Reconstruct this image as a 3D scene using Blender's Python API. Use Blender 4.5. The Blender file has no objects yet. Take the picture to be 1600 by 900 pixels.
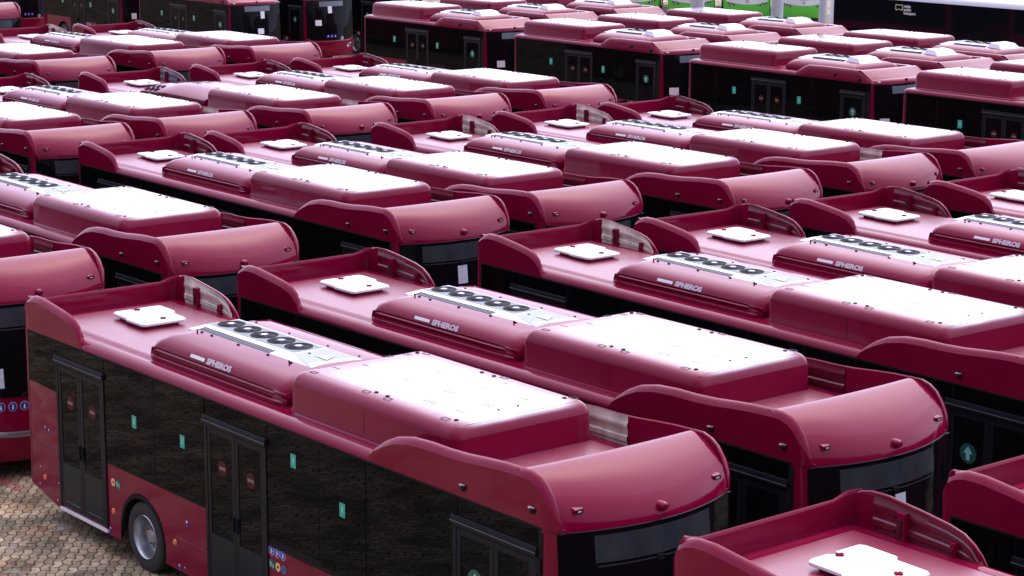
import bpy, bmesh, math, random
from mathutils import Vector, Matrix
R=math.radians
random.seed(7)
S=bpy.context.scene
COL=S.collection
# ------------------------------------------------------------------ camera
cam=bpy.data.cameras.new('camera'); co=bpy.data.objects.new('camera',cam); COL.objects.link(co); S.camera=co
yaw,pit,roll,fpx=2.46081527,0.20591988,0.00540251,3345.885
d=Vector((math.cos(yaw)*math.cos(pit),math.sin(yaw)*math.cos(pit),-math.sin(pit)))
r_=Vector((math.sin(yaw),-math.cos(yaw),0)); u_=r_.cross(d)
c_,s_=math.cos(roll),math.sin(roll)
r2=c_*r_+s_*u_; u2=-s_*r_+c_*u_
M=Matrix((( r2.x,u2.x,-d.x,21.30802),(r2.y,u2.y,-d.y,-14.5521),(r2.z,u2.z,-d.z,9.55132),(0,0,0,1)))
co.matrix_world=M
cam.sensor_width=36; cam.lens=fpx/1600*36; cam.clip_start=.5; cam.clip_end=2000
# ------------------------------------------------------------------ world, sun, exposure
SUN_EL,SUN_AZ=56,122     # azimuth measured from +x towards +y: the sun stands beyond the buses
w=bpy.data.worlds.new('World'); S.world=w; w.use_nodes=True
nt=w.node_tree; nt.nodes.clear()
out=nt.nodes.new('ShaderNodeOutputWorld'); bg=nt.nodes.new('ShaderNodeBackground')
sky=nt.nodes.new('ShaderNodeTexSky'); sky.sky_type='NISHITA'; sky.sun_disc=False
sky.sun_elevation=R(SUN_EL); sky.sun_rotation=R(90-SUN_AZ)
sky.air_density=1.6; sky.dust_density=6.0; sky.ozone_density=1.0
cl=nt.nodes.new('ShaderNodeTexNoise'); cl.inputs['Scale'].default_value=2.2; cl.inputs['Detail'].default_value=5
tc=nt.nodes.new('ShaderNodeTexCoord'); nt.links.new(tc.outputs['Generated'],cl.inputs['Vector'])
cr=nt.nodes.new('ShaderNodeValToRGB'); cr.color_ramp.elements[0].position=.3; cr.color_ramp.elements[1].position=.75
cr.color_ramp.elements[0].color=(8.2,8.2,12.2,1); cr.color_ramp.elements[1].color=(11.3,11.3,15.8,1)
nt.links.new(cl.outputs['Fac'],cr.inputs['Fac'])
mx=nt.nodes.new('ShaderNodeMixRGB'); mx.inputs['Fac'].default_value=.7
nt.links.new(sky.outputs[0],mx.inputs['Color1']); nt.links.new(cr.outputs[0],mx.inputs['Color2'])
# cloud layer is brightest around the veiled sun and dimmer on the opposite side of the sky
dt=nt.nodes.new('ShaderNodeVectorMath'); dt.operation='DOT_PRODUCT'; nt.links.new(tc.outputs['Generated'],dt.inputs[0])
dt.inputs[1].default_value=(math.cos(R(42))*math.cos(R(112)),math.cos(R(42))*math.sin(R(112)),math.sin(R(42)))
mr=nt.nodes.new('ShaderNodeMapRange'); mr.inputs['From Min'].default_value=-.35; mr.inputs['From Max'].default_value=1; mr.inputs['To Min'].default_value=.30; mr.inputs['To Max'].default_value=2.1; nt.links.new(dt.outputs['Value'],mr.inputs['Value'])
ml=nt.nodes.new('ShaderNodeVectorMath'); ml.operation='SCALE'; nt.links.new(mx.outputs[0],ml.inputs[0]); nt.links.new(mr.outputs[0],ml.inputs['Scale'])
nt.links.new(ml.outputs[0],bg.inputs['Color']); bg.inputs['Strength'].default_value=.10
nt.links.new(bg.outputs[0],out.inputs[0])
sl=bpy.data.lights.new('sun','SUN'); sl.energy=.5; sl.angle=R(80); sl.color=(1,.98,.975)
so=bpy.data.objects.new('sun',sl); COL.objects.link(so)
sd=Vector((math.cos(R(SUN_EL))*math.cos(R(SUN_AZ)),math.cos(R(SUN_EL))*math.sin(R(SUN_AZ)),math.sin(R(SUN_EL))))
so.rotation_euler=(-sd).to_track_quat('-Z','Y').to_euler(); so.location=(0,0,40)
vs=S.view_settings; vs.view_transform='Standard'; vs.look='None'; vs.gamma=1; vs.use_curve_mapping=False; vs.exposure=.53
S.render.resolution_x=1024; S.render.resolution_y=576
# ------------------------------------------------------------------ materials
def mat(name,col,rough=.5,metal=0,coat=0,coat_r=.03,noise=0,nscale=3,spec=.5,bump=0,bscale=4,emit=None):
    m=bpy.data.materials.new(name); m.use_nodes=True; t=m.node_tree; b=t.nodes['Principled BSDF']
    b.inputs['Base Color'].default_value=(*col,1); b.inputs['Roughness'].default_value=rough
    b.inputs['Metallic'].default_value=metal; b.inputs['Coat Weight'].default_value=coat
    b.inputs['Coat Roughness'].default_value=coat_r; b.inputs['Specular IOR Level'].default_value=spec
    tcn=t.nodes.new('ShaderNodeTexCoord')
    if noise:
        n=t.nodes.new('ShaderNodeTexNoise'); n.inputs['Scale'].default_value=nscale; n.inputs['Detail'].default_value=6
        t.links.new(tcn.outputs['Object'],n.inputs['Vector'])
        rp=t.nodes.new('ShaderNodeValToRGB'); rp.color_ramp.elements[0].position=.3; rp.color_ramp.elements[1].position=.7
        rp.color_ramp.elements[0].color=(*[c*(1-noise) for c in col],1); rp.color_ramp.elements[1].color=(*[min(1,c*(1+noise)) for c in col],1)
        t.links.new(n.outputs['Fac'],rp.inputs['Fac']); t.links.new(rp.outputs[0],b.inputs['Base Color'])
    if bump:
        n2=t.nodes.new('ShaderNodeTexNoise'); n2.inputs['Scale'].default_value=bscale; n2.inputs['Detail'].default_value=2
        t.links.new(tcn.outputs['Object'],n2.inputs['Vector'])
        bp=t.nodes.new('ShaderNodeBump'); bp.inputs['Strength'].default_value=bump; bp.inputs['Distance'].default_value=.05
        t.links.new(n2.outputs['Fac'],bp.inputs['Height']); t.links.new(bp.outputs[0],b.inputs['Normal'])
        t.links.new(bp.outputs[0],b.inputs['Coat Normal'])
    return m
def paint_mat(name,col,tint=.12,cr=(.02,.16),spec=0):
    """glossy bus paint with a thin uneven film of dust and drip streaks"""
    m=bpy.data.materials.new(name); m.use_nodes=True; t=m.node_tree; b=t.nodes['Principled BSDF']; L=t.links
    tcn=t.nodes.new('ShaderNodeTexCoord')
    oi=t.nodes.new('ShaderNodeObjectInfo')
    ad=t.nodes.new('ShaderNodeVectorMath'); ad.operation='ADD'; L.new(tcn.outputs['Object'],ad.inputs[0]); L.new(oi.outputs['Location'],ad.inputs[1])
    n=t.nodes.new('ShaderNodeTexNoise'); n.inputs['Scale'].default_value=.9; n.inputs['Detail'].default_value=8; n.inputs['Roughness'].default_value=.62; L.new(ad.outputs[0],n.inputs['Vector'])
    rp=t.nodes.new('ShaderNodeValToRGB'); rp.color_ramp.elements[0].position=.42; rp.color_ramp.elements[1].position=.72
    rp.color_ramp.elements[0].color=(0,0,0,1); rp.color_ramp.elements[1].color=(tint,tint,tint,1); L.new(n.outputs['Fac'],rp.inputs['Fac'])
    mix=t.nodes.new('ShaderNodeMixRGB'); mix.inputs['Color1'].default_value=(*col,1); mix.inputs['Color2'].default_value=(.34,.27,.25,1); L.new(rp.outputs[0],mix.inputs['Fac'])
    hv=t.nodes.new('ShaderNodeHueSaturation'); vr=t.nodes.new('ShaderNodeMapRange'); vr.inputs['To Min'].default_value=.95; vr.inputs['To Max'].default_value=1.05
    L.new(oi.outputs['Random'],vr.inputs['Value']); L.new(vr.outputs[0],hv.inputs['Value']); L.new(mix.outputs[0],hv.inputs['Color'])
    L.new(hv.outputs[0],b.inputs['Base Color'])
    rr=t.nodes.new('ShaderNodeMapRange'); rr.inputs['To Min'].default_value=cr[0]; rr.inputs['To Max'].default_value=cr[1]; L.new(n.outputs['Fac'],rr.inputs['Value']); L.new(rr.outputs[0],b.inputs['Coat Roughness'])
    b.inputs['Roughness'].default_value=.5; b.inputs['Specular IOR Level'].default_value=spec; b.inputs['Coat Weight'].default_value=1; b.inputs['Coat IOR'].default_value=1.28
    n2=t.nodes.new('ShaderNodeTexNoise'); n2.inputs['Scale'].default_value=1.7; n2.inputs['Detail'].default_value=1; L.new(ad.outputs[0],n2.inputs['Vector'])
    bp=t.nodes.new('ShaderNodeBump'); bp.inputs['Strength'].default_value=.18; bp.inputs['Distance'].default_value=.03
    L.new(n2.outputs['Fac'],bp.inputs['Height']); L.new(bp.outputs[0],b.inputs['Normal']); L.new(bp.outputs[0],b.inputs['Coat Normal'])
    return m
MAROON=(.190,.0018,.027)
Mp=paint_mat('maroon_paint',MAROON,.012)
Mroof=paint_mat('maroon_roof_paint',(.20,.004,.034),.12,(.16,.42),.25)
Minner=mat('bare_inner_panel_maroon',(.12,.004,.018),.35,coat=.4,coat_r=.2,noise=.3,nscale=6)
Mcream=mat('cream_glassfibre',(.55,.49,.40),.6,noise=.3,nscale=5)
Mgreyin=mat('grey_glassfibre',(.16,.17,.19),.6,noise=.4,nscale=5)
Mglass=mat('dark_window_glass',(.003,.0035,.004),.0,spec=.05,bump=.03,bscale=2.2)
Mglass2=mat('dark_door_glass',(.004,.0045,.005),.0,spec=.05,bump=.04,bscale=3)
Mws=mat('windscreen_glass',(.003,.0045,.0055),.03,spec=.12)
Mdisp=mat('display_glass',(.030,.040,.044),.12,spec=.2,noise=.3,nscale=2)
Mfrm=mat('grey_door_frame',(.008,.0095,.014),.45,spec=.15)
Mdoorlow=mat('door_lower_panel',(.007,.012,.017),.25,spec=.15)
Mrub=mat('black_rubber',(.008,.008,.009),.7,spec=.15)
Mtyre=mat('tyre_rubber',(.020,.019,.018),.75,noise=.3,nscale=8)
Mrim=mat('rim_steel',(.42,.43,.44),.28,metal=.85,noise=.15,nscale=9)
Mwhite=mat('white_panel',(.80,.80,.82),.35,coat=.3,noise=.03)
Mwhite2=mat('white_sticker',(.78,.76,.76),.5)
Munit=mat('pale_unit_metal',(.36,.39,.42),.6,spec=.2,noise=.06,nscale=2)
Mdeck=mat('grey_fan_deck',(.15,.17,.19),.45,noise=.1,spec=.35)
Mgrille=mat('grey_grille',(.085,.085,.09),.7,spec=.15)
Mblk=mat('black_plastic',(.008,.008,.009),.7,spec=.15)
Mhub=mat('grey_hub',(.55,.56,.58),.35)
Mchrome=mat('grey_trim',(.25,.26,.27),.25,metal=.6)
Morange=mat('orange_lamp',(.80,.16,.02),.3,coat=.5)
Mcreamring=mat('cream_ring',(.80,.50,.26),.5)
Mgreen=mat('green_sticker',(.02,.42,.30),.4)
Mlite=mat('pale_mark',(.22,.55,.48),.5)
Mdgreen=mat('dark_green_sticker',(.006,.085,.065),.4)
Mblue=mat('blue_sticker',(.015,.03,.33),.4)
Mred=mat('red_sticker',(.075,.009,.010),.4,spec=.1)
Mbar=mat('pale_bar',(.20,.17,.16),.5,spec=.1)
Mredl=mat('red_latch',(.22,.006,.015),.7,spec=.05)
Myel=mat('yellow_sticker',(.72,.68,.36),.5)
Mpaper=mat('paper',(.55,.62,.68),.6,noise=.12,nscale=14)
Mlens=mat('clear_lens',(.55,.55,.56),.15,coat=.6)
Mseam=mat('panel_seam',(.03,.004,.008),.6)
Mlitseam=mat('panel_edge',(.22,.04,.06),.4)
Mlime=mat('lime_green_paint',(.10,.62,.05),.35,coat=.6)
Mconc=mat('grey_column_paint',(.42,.45,.50),.6,noise=.1,nscale=2)
Mbwhite=mat('white_bus_paint',(.74,.76,.80),.35,coat=.6,noise=.03)
Mbblk=mat('black_bus_glass',(.005,.006,.009),.06,spec=.5)
# battery cover: maroon cover with a sprayed white heat-reflecting field, soft at its edges (object space)
def cover_mat(name,x0,x1,xs,crisp):
    m=bpy.data.materials.new(name); m.use_nodes=True; t=m.node_tree; b=t.nodes['Principled BSDF']; L=t.links
    tcn=t.nodes.new('ShaderNodeTexCoord'); sp=t.nodes.new('ShaderNodeSeparateXYZ'); L.new(tcn.outputs['Object'],sp.inputs[0])
    nz=t.nodes.new('ShaderNodeTexNoise'); nz.inputs['Scale'].default_value=2.5; L.new(tcn.outputs['Object'],nz.inputs['Vector'])
    def mth(op,a,bb=None,cc=None,clamp=False):
        q=t.nodes.new('ShaderNodeMath'); q.operation=op; q.use_clamp=clamp
        for i,v in enumerate((a,bb,cc)):
            if v is None: continue
            if isinstance(v,(int,float)): q.inputs[i].default_value=v
            else: L.new(v,q.inputs[i])
        return q.outputs[0]
    def soft(v,a,bb):
        q=t.nodes.new('ShaderNodeMapRange'); q.interpolation_type='SMOOTHSTEP'; L.new(v,q.inputs['Value'])
        q.inputs['From Min'].default_value=a; q.inputs['From Max'].default_value=bb; return q.outputs[0]
    ay=mth('ABSOLUTE',sp.outputs['Y']); ay=mth('ADD',ay,mth('MULTIPLY',mth('SUBTRACT',nz.outputs['Fac'],.5),.12))
    my=soft(ay,.90,.50)
    ax=mth('ADD',sp.outputs['X'],mth('MULTIPLY',mth('SUBTRACT',nz.outputs['Fac'],.5),.15))
    m1=soft(ax,x0,x0+.95); m2=soft(sp.outputs['X'],x1+crisp,x1)
    k=mth('MULTIPLY',mth('MULTIPLY',my,m1),m2)
    # only the upward faces carry the sprayed field
    g=t.nodes.new('ShaderNodeNewGeometry'); spn=t.nodes.new('ShaderNodeSeparateXYZ'); L.new(g.outputs['Normal'],spn.inputs[0])
    k=mth('MULTIPLY',k,soft(spn.outputs['Z'],.55,.95))
    n=t.nodes.new('ShaderNodeTexNoise'); n.inputs['Scale'].default_value=1.3; n.inputs['Detail'].default_value=7; L.new(tcn.outputs['Object'],n.inputs['Vector'])
    wr=t.nodes.new('ShaderNodeValToRGB'); wr.color_ramp.elements[0].color=(.56,.51,.55,1); wr.color_ramp.elements[1].color=(.74,.72,.74,1); wr.color_ramp.elements[0].position=.3; wr.color_ramp.elements[1].position=.6
    L.new(n.outputs['Fac'],wr.inputs['Fac'])
    mix=t.nodes.new('ShaderNodeMixRGB'); mix.inputs['Color1'].default_value=(*MAROON,1); L.new(wr.outputs[0],mix.inputs['Color2']); L.new(k,mix.inputs['Fac'])
    L.new(mix.outputs[0],b.inputs['Base Color']); b.inputs['Roughness'].default_value=.5; b.inputs['Specular IOR Level'].default_value=.05; b.inputs['Coat Weight'].default_value=1; b.inputs['Coat IOR'].default_value=1.28; b.inputs['Coat Roughness'].default_value=.06
    return m
Mcover=cover_mat('battery_cover_paint',.32,3.54,0,.05)
Mcover2=cover_mat('battery_cover_paint_short',-3.85,-.75,0,.25)
# ------------------------------------------------------------------ mesh builder
class MB:
    def __init__(s): s.v=[]; s.f=[]; s.m=[]; s.mats=[]; s.sm=[]
    def mi(s,m):
        if m not in s.mats: s.mats.append(m)
        return s.mats.index(m)
    def add(s,vs,fs,m,smooth=False):
        o=len(s.v); s.v+= [tuple(v) for v in vs]; k=s.mi(m)
        for f in fs: s.f.append(tuple(o+i for i in f)); s.m.append(k); s.sm.append(smooth)
    def box(s,x0,x1,y0,y1,z0,z1,m):
        v=[(x,y,z) for x in(x0,x1) for y in(y0,y1) for z in(z0,z1)]
        s.add(v,[(0,1,3,2),(4,6,7,5),(0,4,5,1),(2,3,7,6),(0,2,6,4),(1,5,7,3)],m)
    def grid(s,rows,m,smooth=True,closed=False,flip=False,caps=False):
        n=len(rows[0]); vs=[p for r in rows for p in r]; fs=[]
        for i in range(len(rows)-1):
            for j in range(n if closed else n-1):
                a=i*n+j; b=i*n+(j+1)%n; c=(i+1)*n+(j+1)%n; dd=(i+1)*n+j
                fs.append((a,dd,c,b) if flip else (a,b,c,dd))
        s.add(vs,fs,m,smooth)
        if caps:
            s.add(rows[0],[tuple(range(n))[::-1]],m); s.add(rows[-1],[tuple(range(n))],m)
    def lathe(s,prof,m,c=(0,0,0),axis='y',n=36,mf=None):
        rows=[]
        for rad,h in prof:
            row=[]
            for k in range(n):
                a=2*math.pi*k/n; p=(rad*math.cos(a),rad*math.sin(a))
                row.append((c[0]+p[0],c[1]+h,c[2]+p[1]) if axis=='y' else (c[0]+p[0],c[1]+p[1],c[2]+h))
            rows.append(row)
        for i in range(len(rows)-1): s.grid(rows[i:i+2],mf[i] if mf else m,True,True)
    def disc(s,x,y,z,r,m,face='y-',n=20,r0=0,sx=1):
        pts=[]
        for k in range(n):
            a=2*math.pi*k/n; pts.append((math.cos(a)*r*sx,math.sin(a)*r))
        def P(p):
            return (x+p[0],y,z+p[1]) if face[0]=='y' else ((x+p[0],y+p[1],z) if face[0]=='z' else (x,y+p[0],z+p[1]))
        vs=[P(p) for p in pts]
        if r0:
            vs+=[P((p[0]*r0/r,p[1]*r0/r)) for p in pts]
            s.add(vs,[(k,(k+1)%n,n+(k+1)%n,n+k) for k in range(n)],m)
        else: s.add(vs,[tuple(range(n))],m)
    def prism(s,pts,d0,d1,m,ax='y'):
        n=len(pts)
        def P(p,q): return (p[0],q,p[1]) if ax=='y' else ((p[0],p[1],q) if ax=='z' else (q,p[0],p[1]))
        vs=[P(p,d0) for p in pts]+[P(p,d1) for p in pts]
        s.add(vs,[tuple(range(n))[::-1],tuple(range(n,2*n))]+[(k,(k+1)%n,n+(k+1)%n,n+k) for k in range(n)],m)
    def mesh(s,name,fix=True,merge=0,sharp=38):
        me=bpy.data.meshes.new(name); me.from_pydata(s.v,[],s.f)
        for m in s.mats: me.materials.append(m)
        me.polygons.foreach_set('material_index',s.m); me.polygons.foreach_set('use_smooth',s.sm)
        if fix or merge:
            b=bmesh.new(); b.from_mesh(me)
            if merge: bmesh.ops.remove_doubles(b,verts=b.verts,dist=merge)
            if fix: bmesh.ops.recalc_face_normals(b,faces=b.faces)
            b.to_mesh(me); b.free()
        if sharp: me.set_sharp_from_angle(angle=R(sharp))
        me.update(); return me
def text_mesh(txt,size,m,name,align='LEFT',bold=0):
    cu=bpy.data.curves.new(name,'FONT'); cu.body=txt; cu.size=size; cu.align_x=align; cu.offset=bold; cu.space_line=.85
    o=bpy.data.objects.new(name,cu); COL.objects.link(o)
    dg=bpy.context.evaluated_depsgraph_get(); me=bpy.data.meshes.new_from_object(o.evaluated_get(dg))
    bpy.data.objects.remove(o); me.materials.clear(); me.materials.append(m); me.name=name
    return me
def xf(me,M):
    me.transform(M); return me
def mesh_into(mb,me,m):
    mb.add([v.co[:] for v in me.vertices],[tuple(p.vertices) for p in me.polygons],m)
def interp(tab,x):
    if x<=tab[0][0]: return tab[0][1]
    for (a,p),(b,q) in zip(tab,tab[1:]):
        if x<=b: return p+(q-p)*(x-a)/(b-a)
    return tab[-1][1]
# ------------------------------------------------------------------ shared bus pieces
def outline(xr,xc,xk,inset=0,hw=1.275,rr=.14,rf=.16):
    """closed plan outline, rear x=xr, front centre xc bowed back to xk at the corners"""
    hw-=inset; xr+=inset; xc-=inset; xk-=inset; rr=max(.03,rr-inset*.3); rf=max(.04,rf-inset*.3)
    h=[]
    for k in range(4): h.append((xr,-(hw-rr)*k/3))
    for k in range(1,7): a=math.pi/2*k/6; h.append((xr+rr-rr*math.cos(a),-(hw-rr)-rr*math.sin(a)))
    xe=xk-rf
    for k in range(1,13): h.append((xr+rr+(xe-xr-rr)*k/13,-hw))
    for k in range(0,7):
        a=math.pi/2*k/6; h.append((xe+rf*math.sin(a),-hw+rf-rf*math.cos(a)))
    yb=hw-rf
    for k in range(1,9):
        y=yb*(1-k/8); h.append((xk+(xc-xk)*(1-(y/yb)**2),-y))
    other=[(x,-y) for x,y in h[1:-1]][::-1]
    return h+other
def body_mesh(name,xr,fr,arches,zt=2.74,zroof=2.88,seams=(),ramp=True):
    """fr: list of (z,xc,xk,xr_off) stations from skirt to roof edge"""
    mb=MB(); rows=[]
    for z,xc,xk,dr in fr: rows.append([(x,y,z) for x,y in outline(xr+dr,xc,xk)])
    z,xc,xk,dr=fr[-1]
    for dz,ins in ((.045,.012),(.08,.04),(.105,.085),(.118,.14),(.120,.185),(.108,.215),(.108,.235),(zroof-z-.012,.27),(zroof-z,.33)):
        rows.append([(x,y,z+dz) for x,y in outline(xr+dr,xc,xk,ins)])
    if ramp:
        for rw in rows[:3]:
            for i,(x,y,zz) in enumerate(rw):
                t=max(0,min(1,(-x-abs(xr)+.82)/.75)); zz2=zz+(.22*t if zz<.4 else (.10*t if zz<.7 else 0)); rw[i]=(x,y,zz2)
    mb.grid(rows,Mp,True,True)
    n=len(rows[0]); mb.add(rows[-1],[tuple(range(n))],Mroof,False); mb.add(rows[0],[tuple(range(n))[::-1]],Mblk)
    # roof rows get roof paint
    for i,f in enumerate(mb.f):
        pass
    me=mb.mesh(name,merge=1e-5)
    # wheel arches by boolean
    o=bpy.data.objects.new('tmp',me); COL.objects.link(o); cut=[]
    for ax in arches:
        for sgn in(-1,1):
            c=MB(); pts=[(.60*math.cos(R(a)),.60*math.sin(R(a))) for a in range(0,181,10)]
            pts=[(-.60,-.6)]+[(p[0]*-1*-1,p[1]) for p in pts[::-1]]+[(.60,-.6)]
            c.prism([(ax+p[0],.47+p[1]) for p in pts],sgn*1.5,sgn*.92,Mblk)
            cm=c.mesh('cut'); b=bpy.data.objects.new('cut',cm); COL.objects.link(b); cut.append(b)
            md=o.modifiers.new('b','BOOLEAN'); md.operation='DIFFERENCE'; md.object=b; md.solver='EXACT'
    dg=bpy.context.evaluated_depsgraph_get(); dg.update(); res=bpy.data.meshes.new_from_object(o.evaluated_get(dg))
    for b in cut+[o]: bpy.data.objects.remove(b)
    res.name=name
    b=bmesh.new(); b.from_mesh(res)
    for f in b.faces:
        f.normal_update()
        if abs(f.normal.y)>.9995: f.smooth=False
    b.to_mesh(res); b.free(); res.set_sharp_from_angle(angle=R(38))
    return res
FRL=[(.28,5.90,5.60,0),(.33,5.95,5.64,0),(.60,6.00,5.68,0),(.95,5.99,5.68,0),(1.6,5.95,5.66,0),(2.3,5.89,5.63,0),(2.69,5.84,5.60,.0),(2.74,5.83,5.59,0)]
FRS=[(.28,4.02,3.75,0),(.33,4.06,3.78,0),(.60,4.10,3.80,0),(.95,4.08,3.80,0),(1.6,4.03,3.78,0),(2.3,3.95,3.74,0),(2.69,3.90,3.71,0),(2.74,3.89,3.70,0)]
def fx(FR,y,z,off=.014):
    xc=interp([(f[0],f[1]) for f in FR],z); xk=interp([(f[0],f[2]) for f in FR],z); ay=abs(y); yb=1.115
    if ay<=yb: return xk+(xc-xk)*(1-(ay/yb)**2)+off
    return xk-.16*(1-math.sqrt(max(0,1-((ay-yb)/.165)**2)))+off
def front_sheet(FR,y0,y1,z0,z1,off,m,nm,n=30,nz=10,zf=None):
    mb=MB(); rows=[]
    for i in range(nz+1):
        z=z0+(z1-z0)*i/nz; row=[]
        for k in range(n+1):
            y=y0+(y1-y0)*k/n; zz=z+(zf(y,z) if zf else 0); row.append((fx(FR,y,zz,off),y,zz))
        rows.append(row)
    mb.grid(rows,m,True); return mb.mesh(nm)
# ---- flat panels on the right hand (y-) and left hand side
def pane(x0,x1,z0,z1,m,y=-1.275,t=.006,side=-1,edge=True,rad=.0):
    mb=MB(); yy=side*abs(y)
    mb.prism([(x0+.006,z0),(x1-.006,z0),(x1-.006,z1),(x0+.006,z1)],yy,yy+side*t,m)
    return mb
YS=-1.2815
def door_parts(L,x0,x1,z0,z1,side=-1,signs=None,sill=False,key='door',leaves=2):
    """appends (name, mesh, parent key, key) for a door with leaves"""
    mb=MB(); y=side*1.275; o=side*.020
    fw=.055
    w=(x1-x0)
    mb.box(x0,x1,min(y-side*.02,y+o),max(y-side*.02,y+o),z1-.09,z1,Mfrm)
    mb.box(x0,x0+fw,min(y-side*.02,y+o),max(y-side*.02,y+o),z0,z1-.092,Mfrm)
    mb.box(x1-fw,x1,min(y-side*.02,y+o),max(y-side*.02,y+o),z0,z1-.092,Mfrm)
    L.append(('door',mb.mesh('door_frame_mesh'),None,key))
    rl=MB(); ya,yb=y+side*.021,y+side*.045
    rl.prism([(ya,z1-.06),(ya,z1+.035),(y+side*.034,z1+.03),(yb,z1-.035),(yb,z1-.06)],x0-.02,x1+.01,Mfrm,'x')
    rl.box(x0-.02,x1+.01,min(yb,yb+side*.004),max(yb,yb+side*.004),z1-.03,z1-.024,Mdeck)  # thin paler strip, the rail's highlight line painted on
    L.append(('door_rail',rl.mesh('door_rail_mesh'),key,None))
    iw=(w-2*fw)/leaves
    for k in range(leaves):
        a=x0+fw+k*iw+.004; b=a+iw-.008
        lf=MB(); yi=y+side*.002; yo=y+side*.014
        lo,hi=min(yi,yo),max(yi,yo)
        lf.box(a,a+.07,lo,hi,z0+.02,z1-.10,Mfrm); lf.box(b-.07,b,lo,hi,z0+.02,z1-.10,Mfrm)
        lf.box(a+.071,b-.071,lo,hi,z1-.17,z1-.10,Mfrm); lf.box(a+.071,b-.071,lo,hi,z0+.02,z0+.66,Mdoorlow)
        lf.box(a+.10,b-.10,min(yo,yo+side*.003),max(yo,yo+side*.003),z0+.10,z0+.106,Mchrome)
        L.append(('door_leaf',lf.mesh('door_leaf_mesh'),key,None))
        gl=MB(); yg=y+side*.007; gl.box(a+.071,b-.071,min(yi,yg),max(yi,yg),z0+.661,z1-.171,Mglass2)
        L.append(('door_glass',gl.mesh('door_glass_mesh'),key,None))
        hx=b-.04 if k==0 else a+.04
        hd=MB(); hd.box(hx-.009,hx+.009,min(yo,yo+side*.02),max(yo,yo+side*.02),z0+.80,z0+1.0,Mblk); L.append(('door_handle',hd.mesh('door_handle_mesh'),key,None))
        if signs=='no_entry':
            sg=MB(); cx=(a+b)/2+.02; cz=1.92; sg.disc(cx,y+side*.0085,cz,.10,Mred); sg.box(cx-.07,cx+.07,min(y+side*.009,y+side*.0105),max(y+side*.009,y+side*.0105),cz-.020,cz+.020,Mbar)
            L.append(('no_entry_sign',sg.mesh('no_entry_sign_mesh'),key,None))
        if signs=='arrow' and k==0:
            sg=MB(); cx=(a+b)/2; cz=1.87; sg.disc(cx,y+side*.0085,cz,.135,Mdgreen,n=28)
            ar=[(-.03,-.09),(.03,-.09),(.03,.0),(.075,.0),(0,.10),(-.075,.0),(-.03,.0)]
            sg.add([(cx+p[0],y+side*.0105,cz+p[1]) for p in ar],[tuple(range(7))],Mlite)
            L.append(('arrow_sign',sg.mesh('arrow_sign_mesh'),key,None))
    if sill:
        sl_=MB(); sl_.box(x0,x1,min(y,y+side*.03),max(y,y+side*.03),z0-.055,z0-.015,Mwhite2); L.append(('door_sill',sl_.mesh('door_sill_mesh'),key,None))
def tyre_mesh():
    mb=MB(); w=.27
    prof=[(.30,-.10),(.31,-.125),(.36,-.135),(.43,-.132),(.465,-.118),(.480,-.09)]
    prof+= [(.480,-.055),(.470,-.05),(.470,-.042),(.480,-.038),(.480,0)]
    full=prof+[(r,-h) for r,h in prof[:-1][::-1]]
    mb.lathe(full,Mtyre,n=48); return mb.mesh('tyre_mesh',merge=1e-5)
def rim_mesh():
    mb=MB()
    mb.lathe([(.302,-.128),(.296,-.136),(.288,-.128),(.280,-.10),(.266,-.06),(.258,0),(.250,.03),(.19,.045),(.165,.035),(.150,-.01),(.10,-.02),(.085,-.05),(.06,-.055),(.02,-.055),(.001,-.055)],Mrim,n=48)
    for k in range(10):
        a=2*math.pi*k/10; mb.lathe([(.001,-.05),(.014,-.05),(.016,-.0),(.016,.03)],Mchrome,c=(.118*math.cos(a),0,.118*math.sin(a)),n=8)
    for k in range(8):
        a=2*math.pi*(k+.5)/8; mb.disc(.218*math.cos(a),.0385,.218*math.sin(a),.026,Mblk,n=14)
    return mb.mesh('rim_mesh',merge=1e-5)
TYRE=tyre_mesh(); RIM=rim_mesh()
def arch_mesh(ax,side=-1):
    mb=MB(); rows=[]
    for a in range(-8,189,6):
        c,s=math.cos(R(a)),math.sin(R(a)); row=[]
        for rad,yy in ((.595,1.10),(.585,1.285),(.560,1.292),(.535,1.285),(.53,1.10)): row.append((ax+rad*c,side*yy,.47+rad*s))
        rows.append(row)
    mb.grid(rows,Mrub,True); return mb.mesh('wheel_arch_mesh')
def cowl_wing(tab,side,xs,side_round=True):
    """side wing of a roof cowl: tab gives (x, top z). lin: (material,x0,x1) lining panel"""
    mb=MB(); rows=[]
    for x in xs:
        zt=interp(tab,x); h=max(.012,zt-2.745)
        k=min(1,h/.30); b=.078*k
        q0=0
        if side_round and x>5.45: q0=.16*(1-math.sqrt(max(0,1-((x-5.45)/.175)**2)))
        if side_round and x<-6.02: q0=.14*(1-math.sqrt(max(0,1-((-6.02-x)/.15)**2)))
        yo_=len(rows)
        rows.append([(x,side*1.277,2.742),(x,side*1.277,2.742+(h-b)*.6),(x,side*1.277,2.742+h-b),(x,side*(1.277-.020*k),2.742+h-b*.62),
            (x,side*(1.277-.042*k),2.742+h-b*.25),(x,side*(1.277-.068*k),2.742+h-b*.04),(x,side*(1.277-.088*k),2.742+h),(x,side*(1.277-.102*k),2.742+h-.010),(x,side*(1.277-.108*k),2.742+max(.003,h-.05)),(x,side*1.169,2.742+h*.5),(x,side*1.169,2.742)])
        if q0: rows[-1]=[(px,side*(abs(py)-q0),pz) for px,py,pz in rows[-1]]
    mb.grid(rows,Mp,True,closed=True,caps=True)
    return mb.mesh('cowl_wing_mesh',merge=0,sharp=30)
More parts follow.
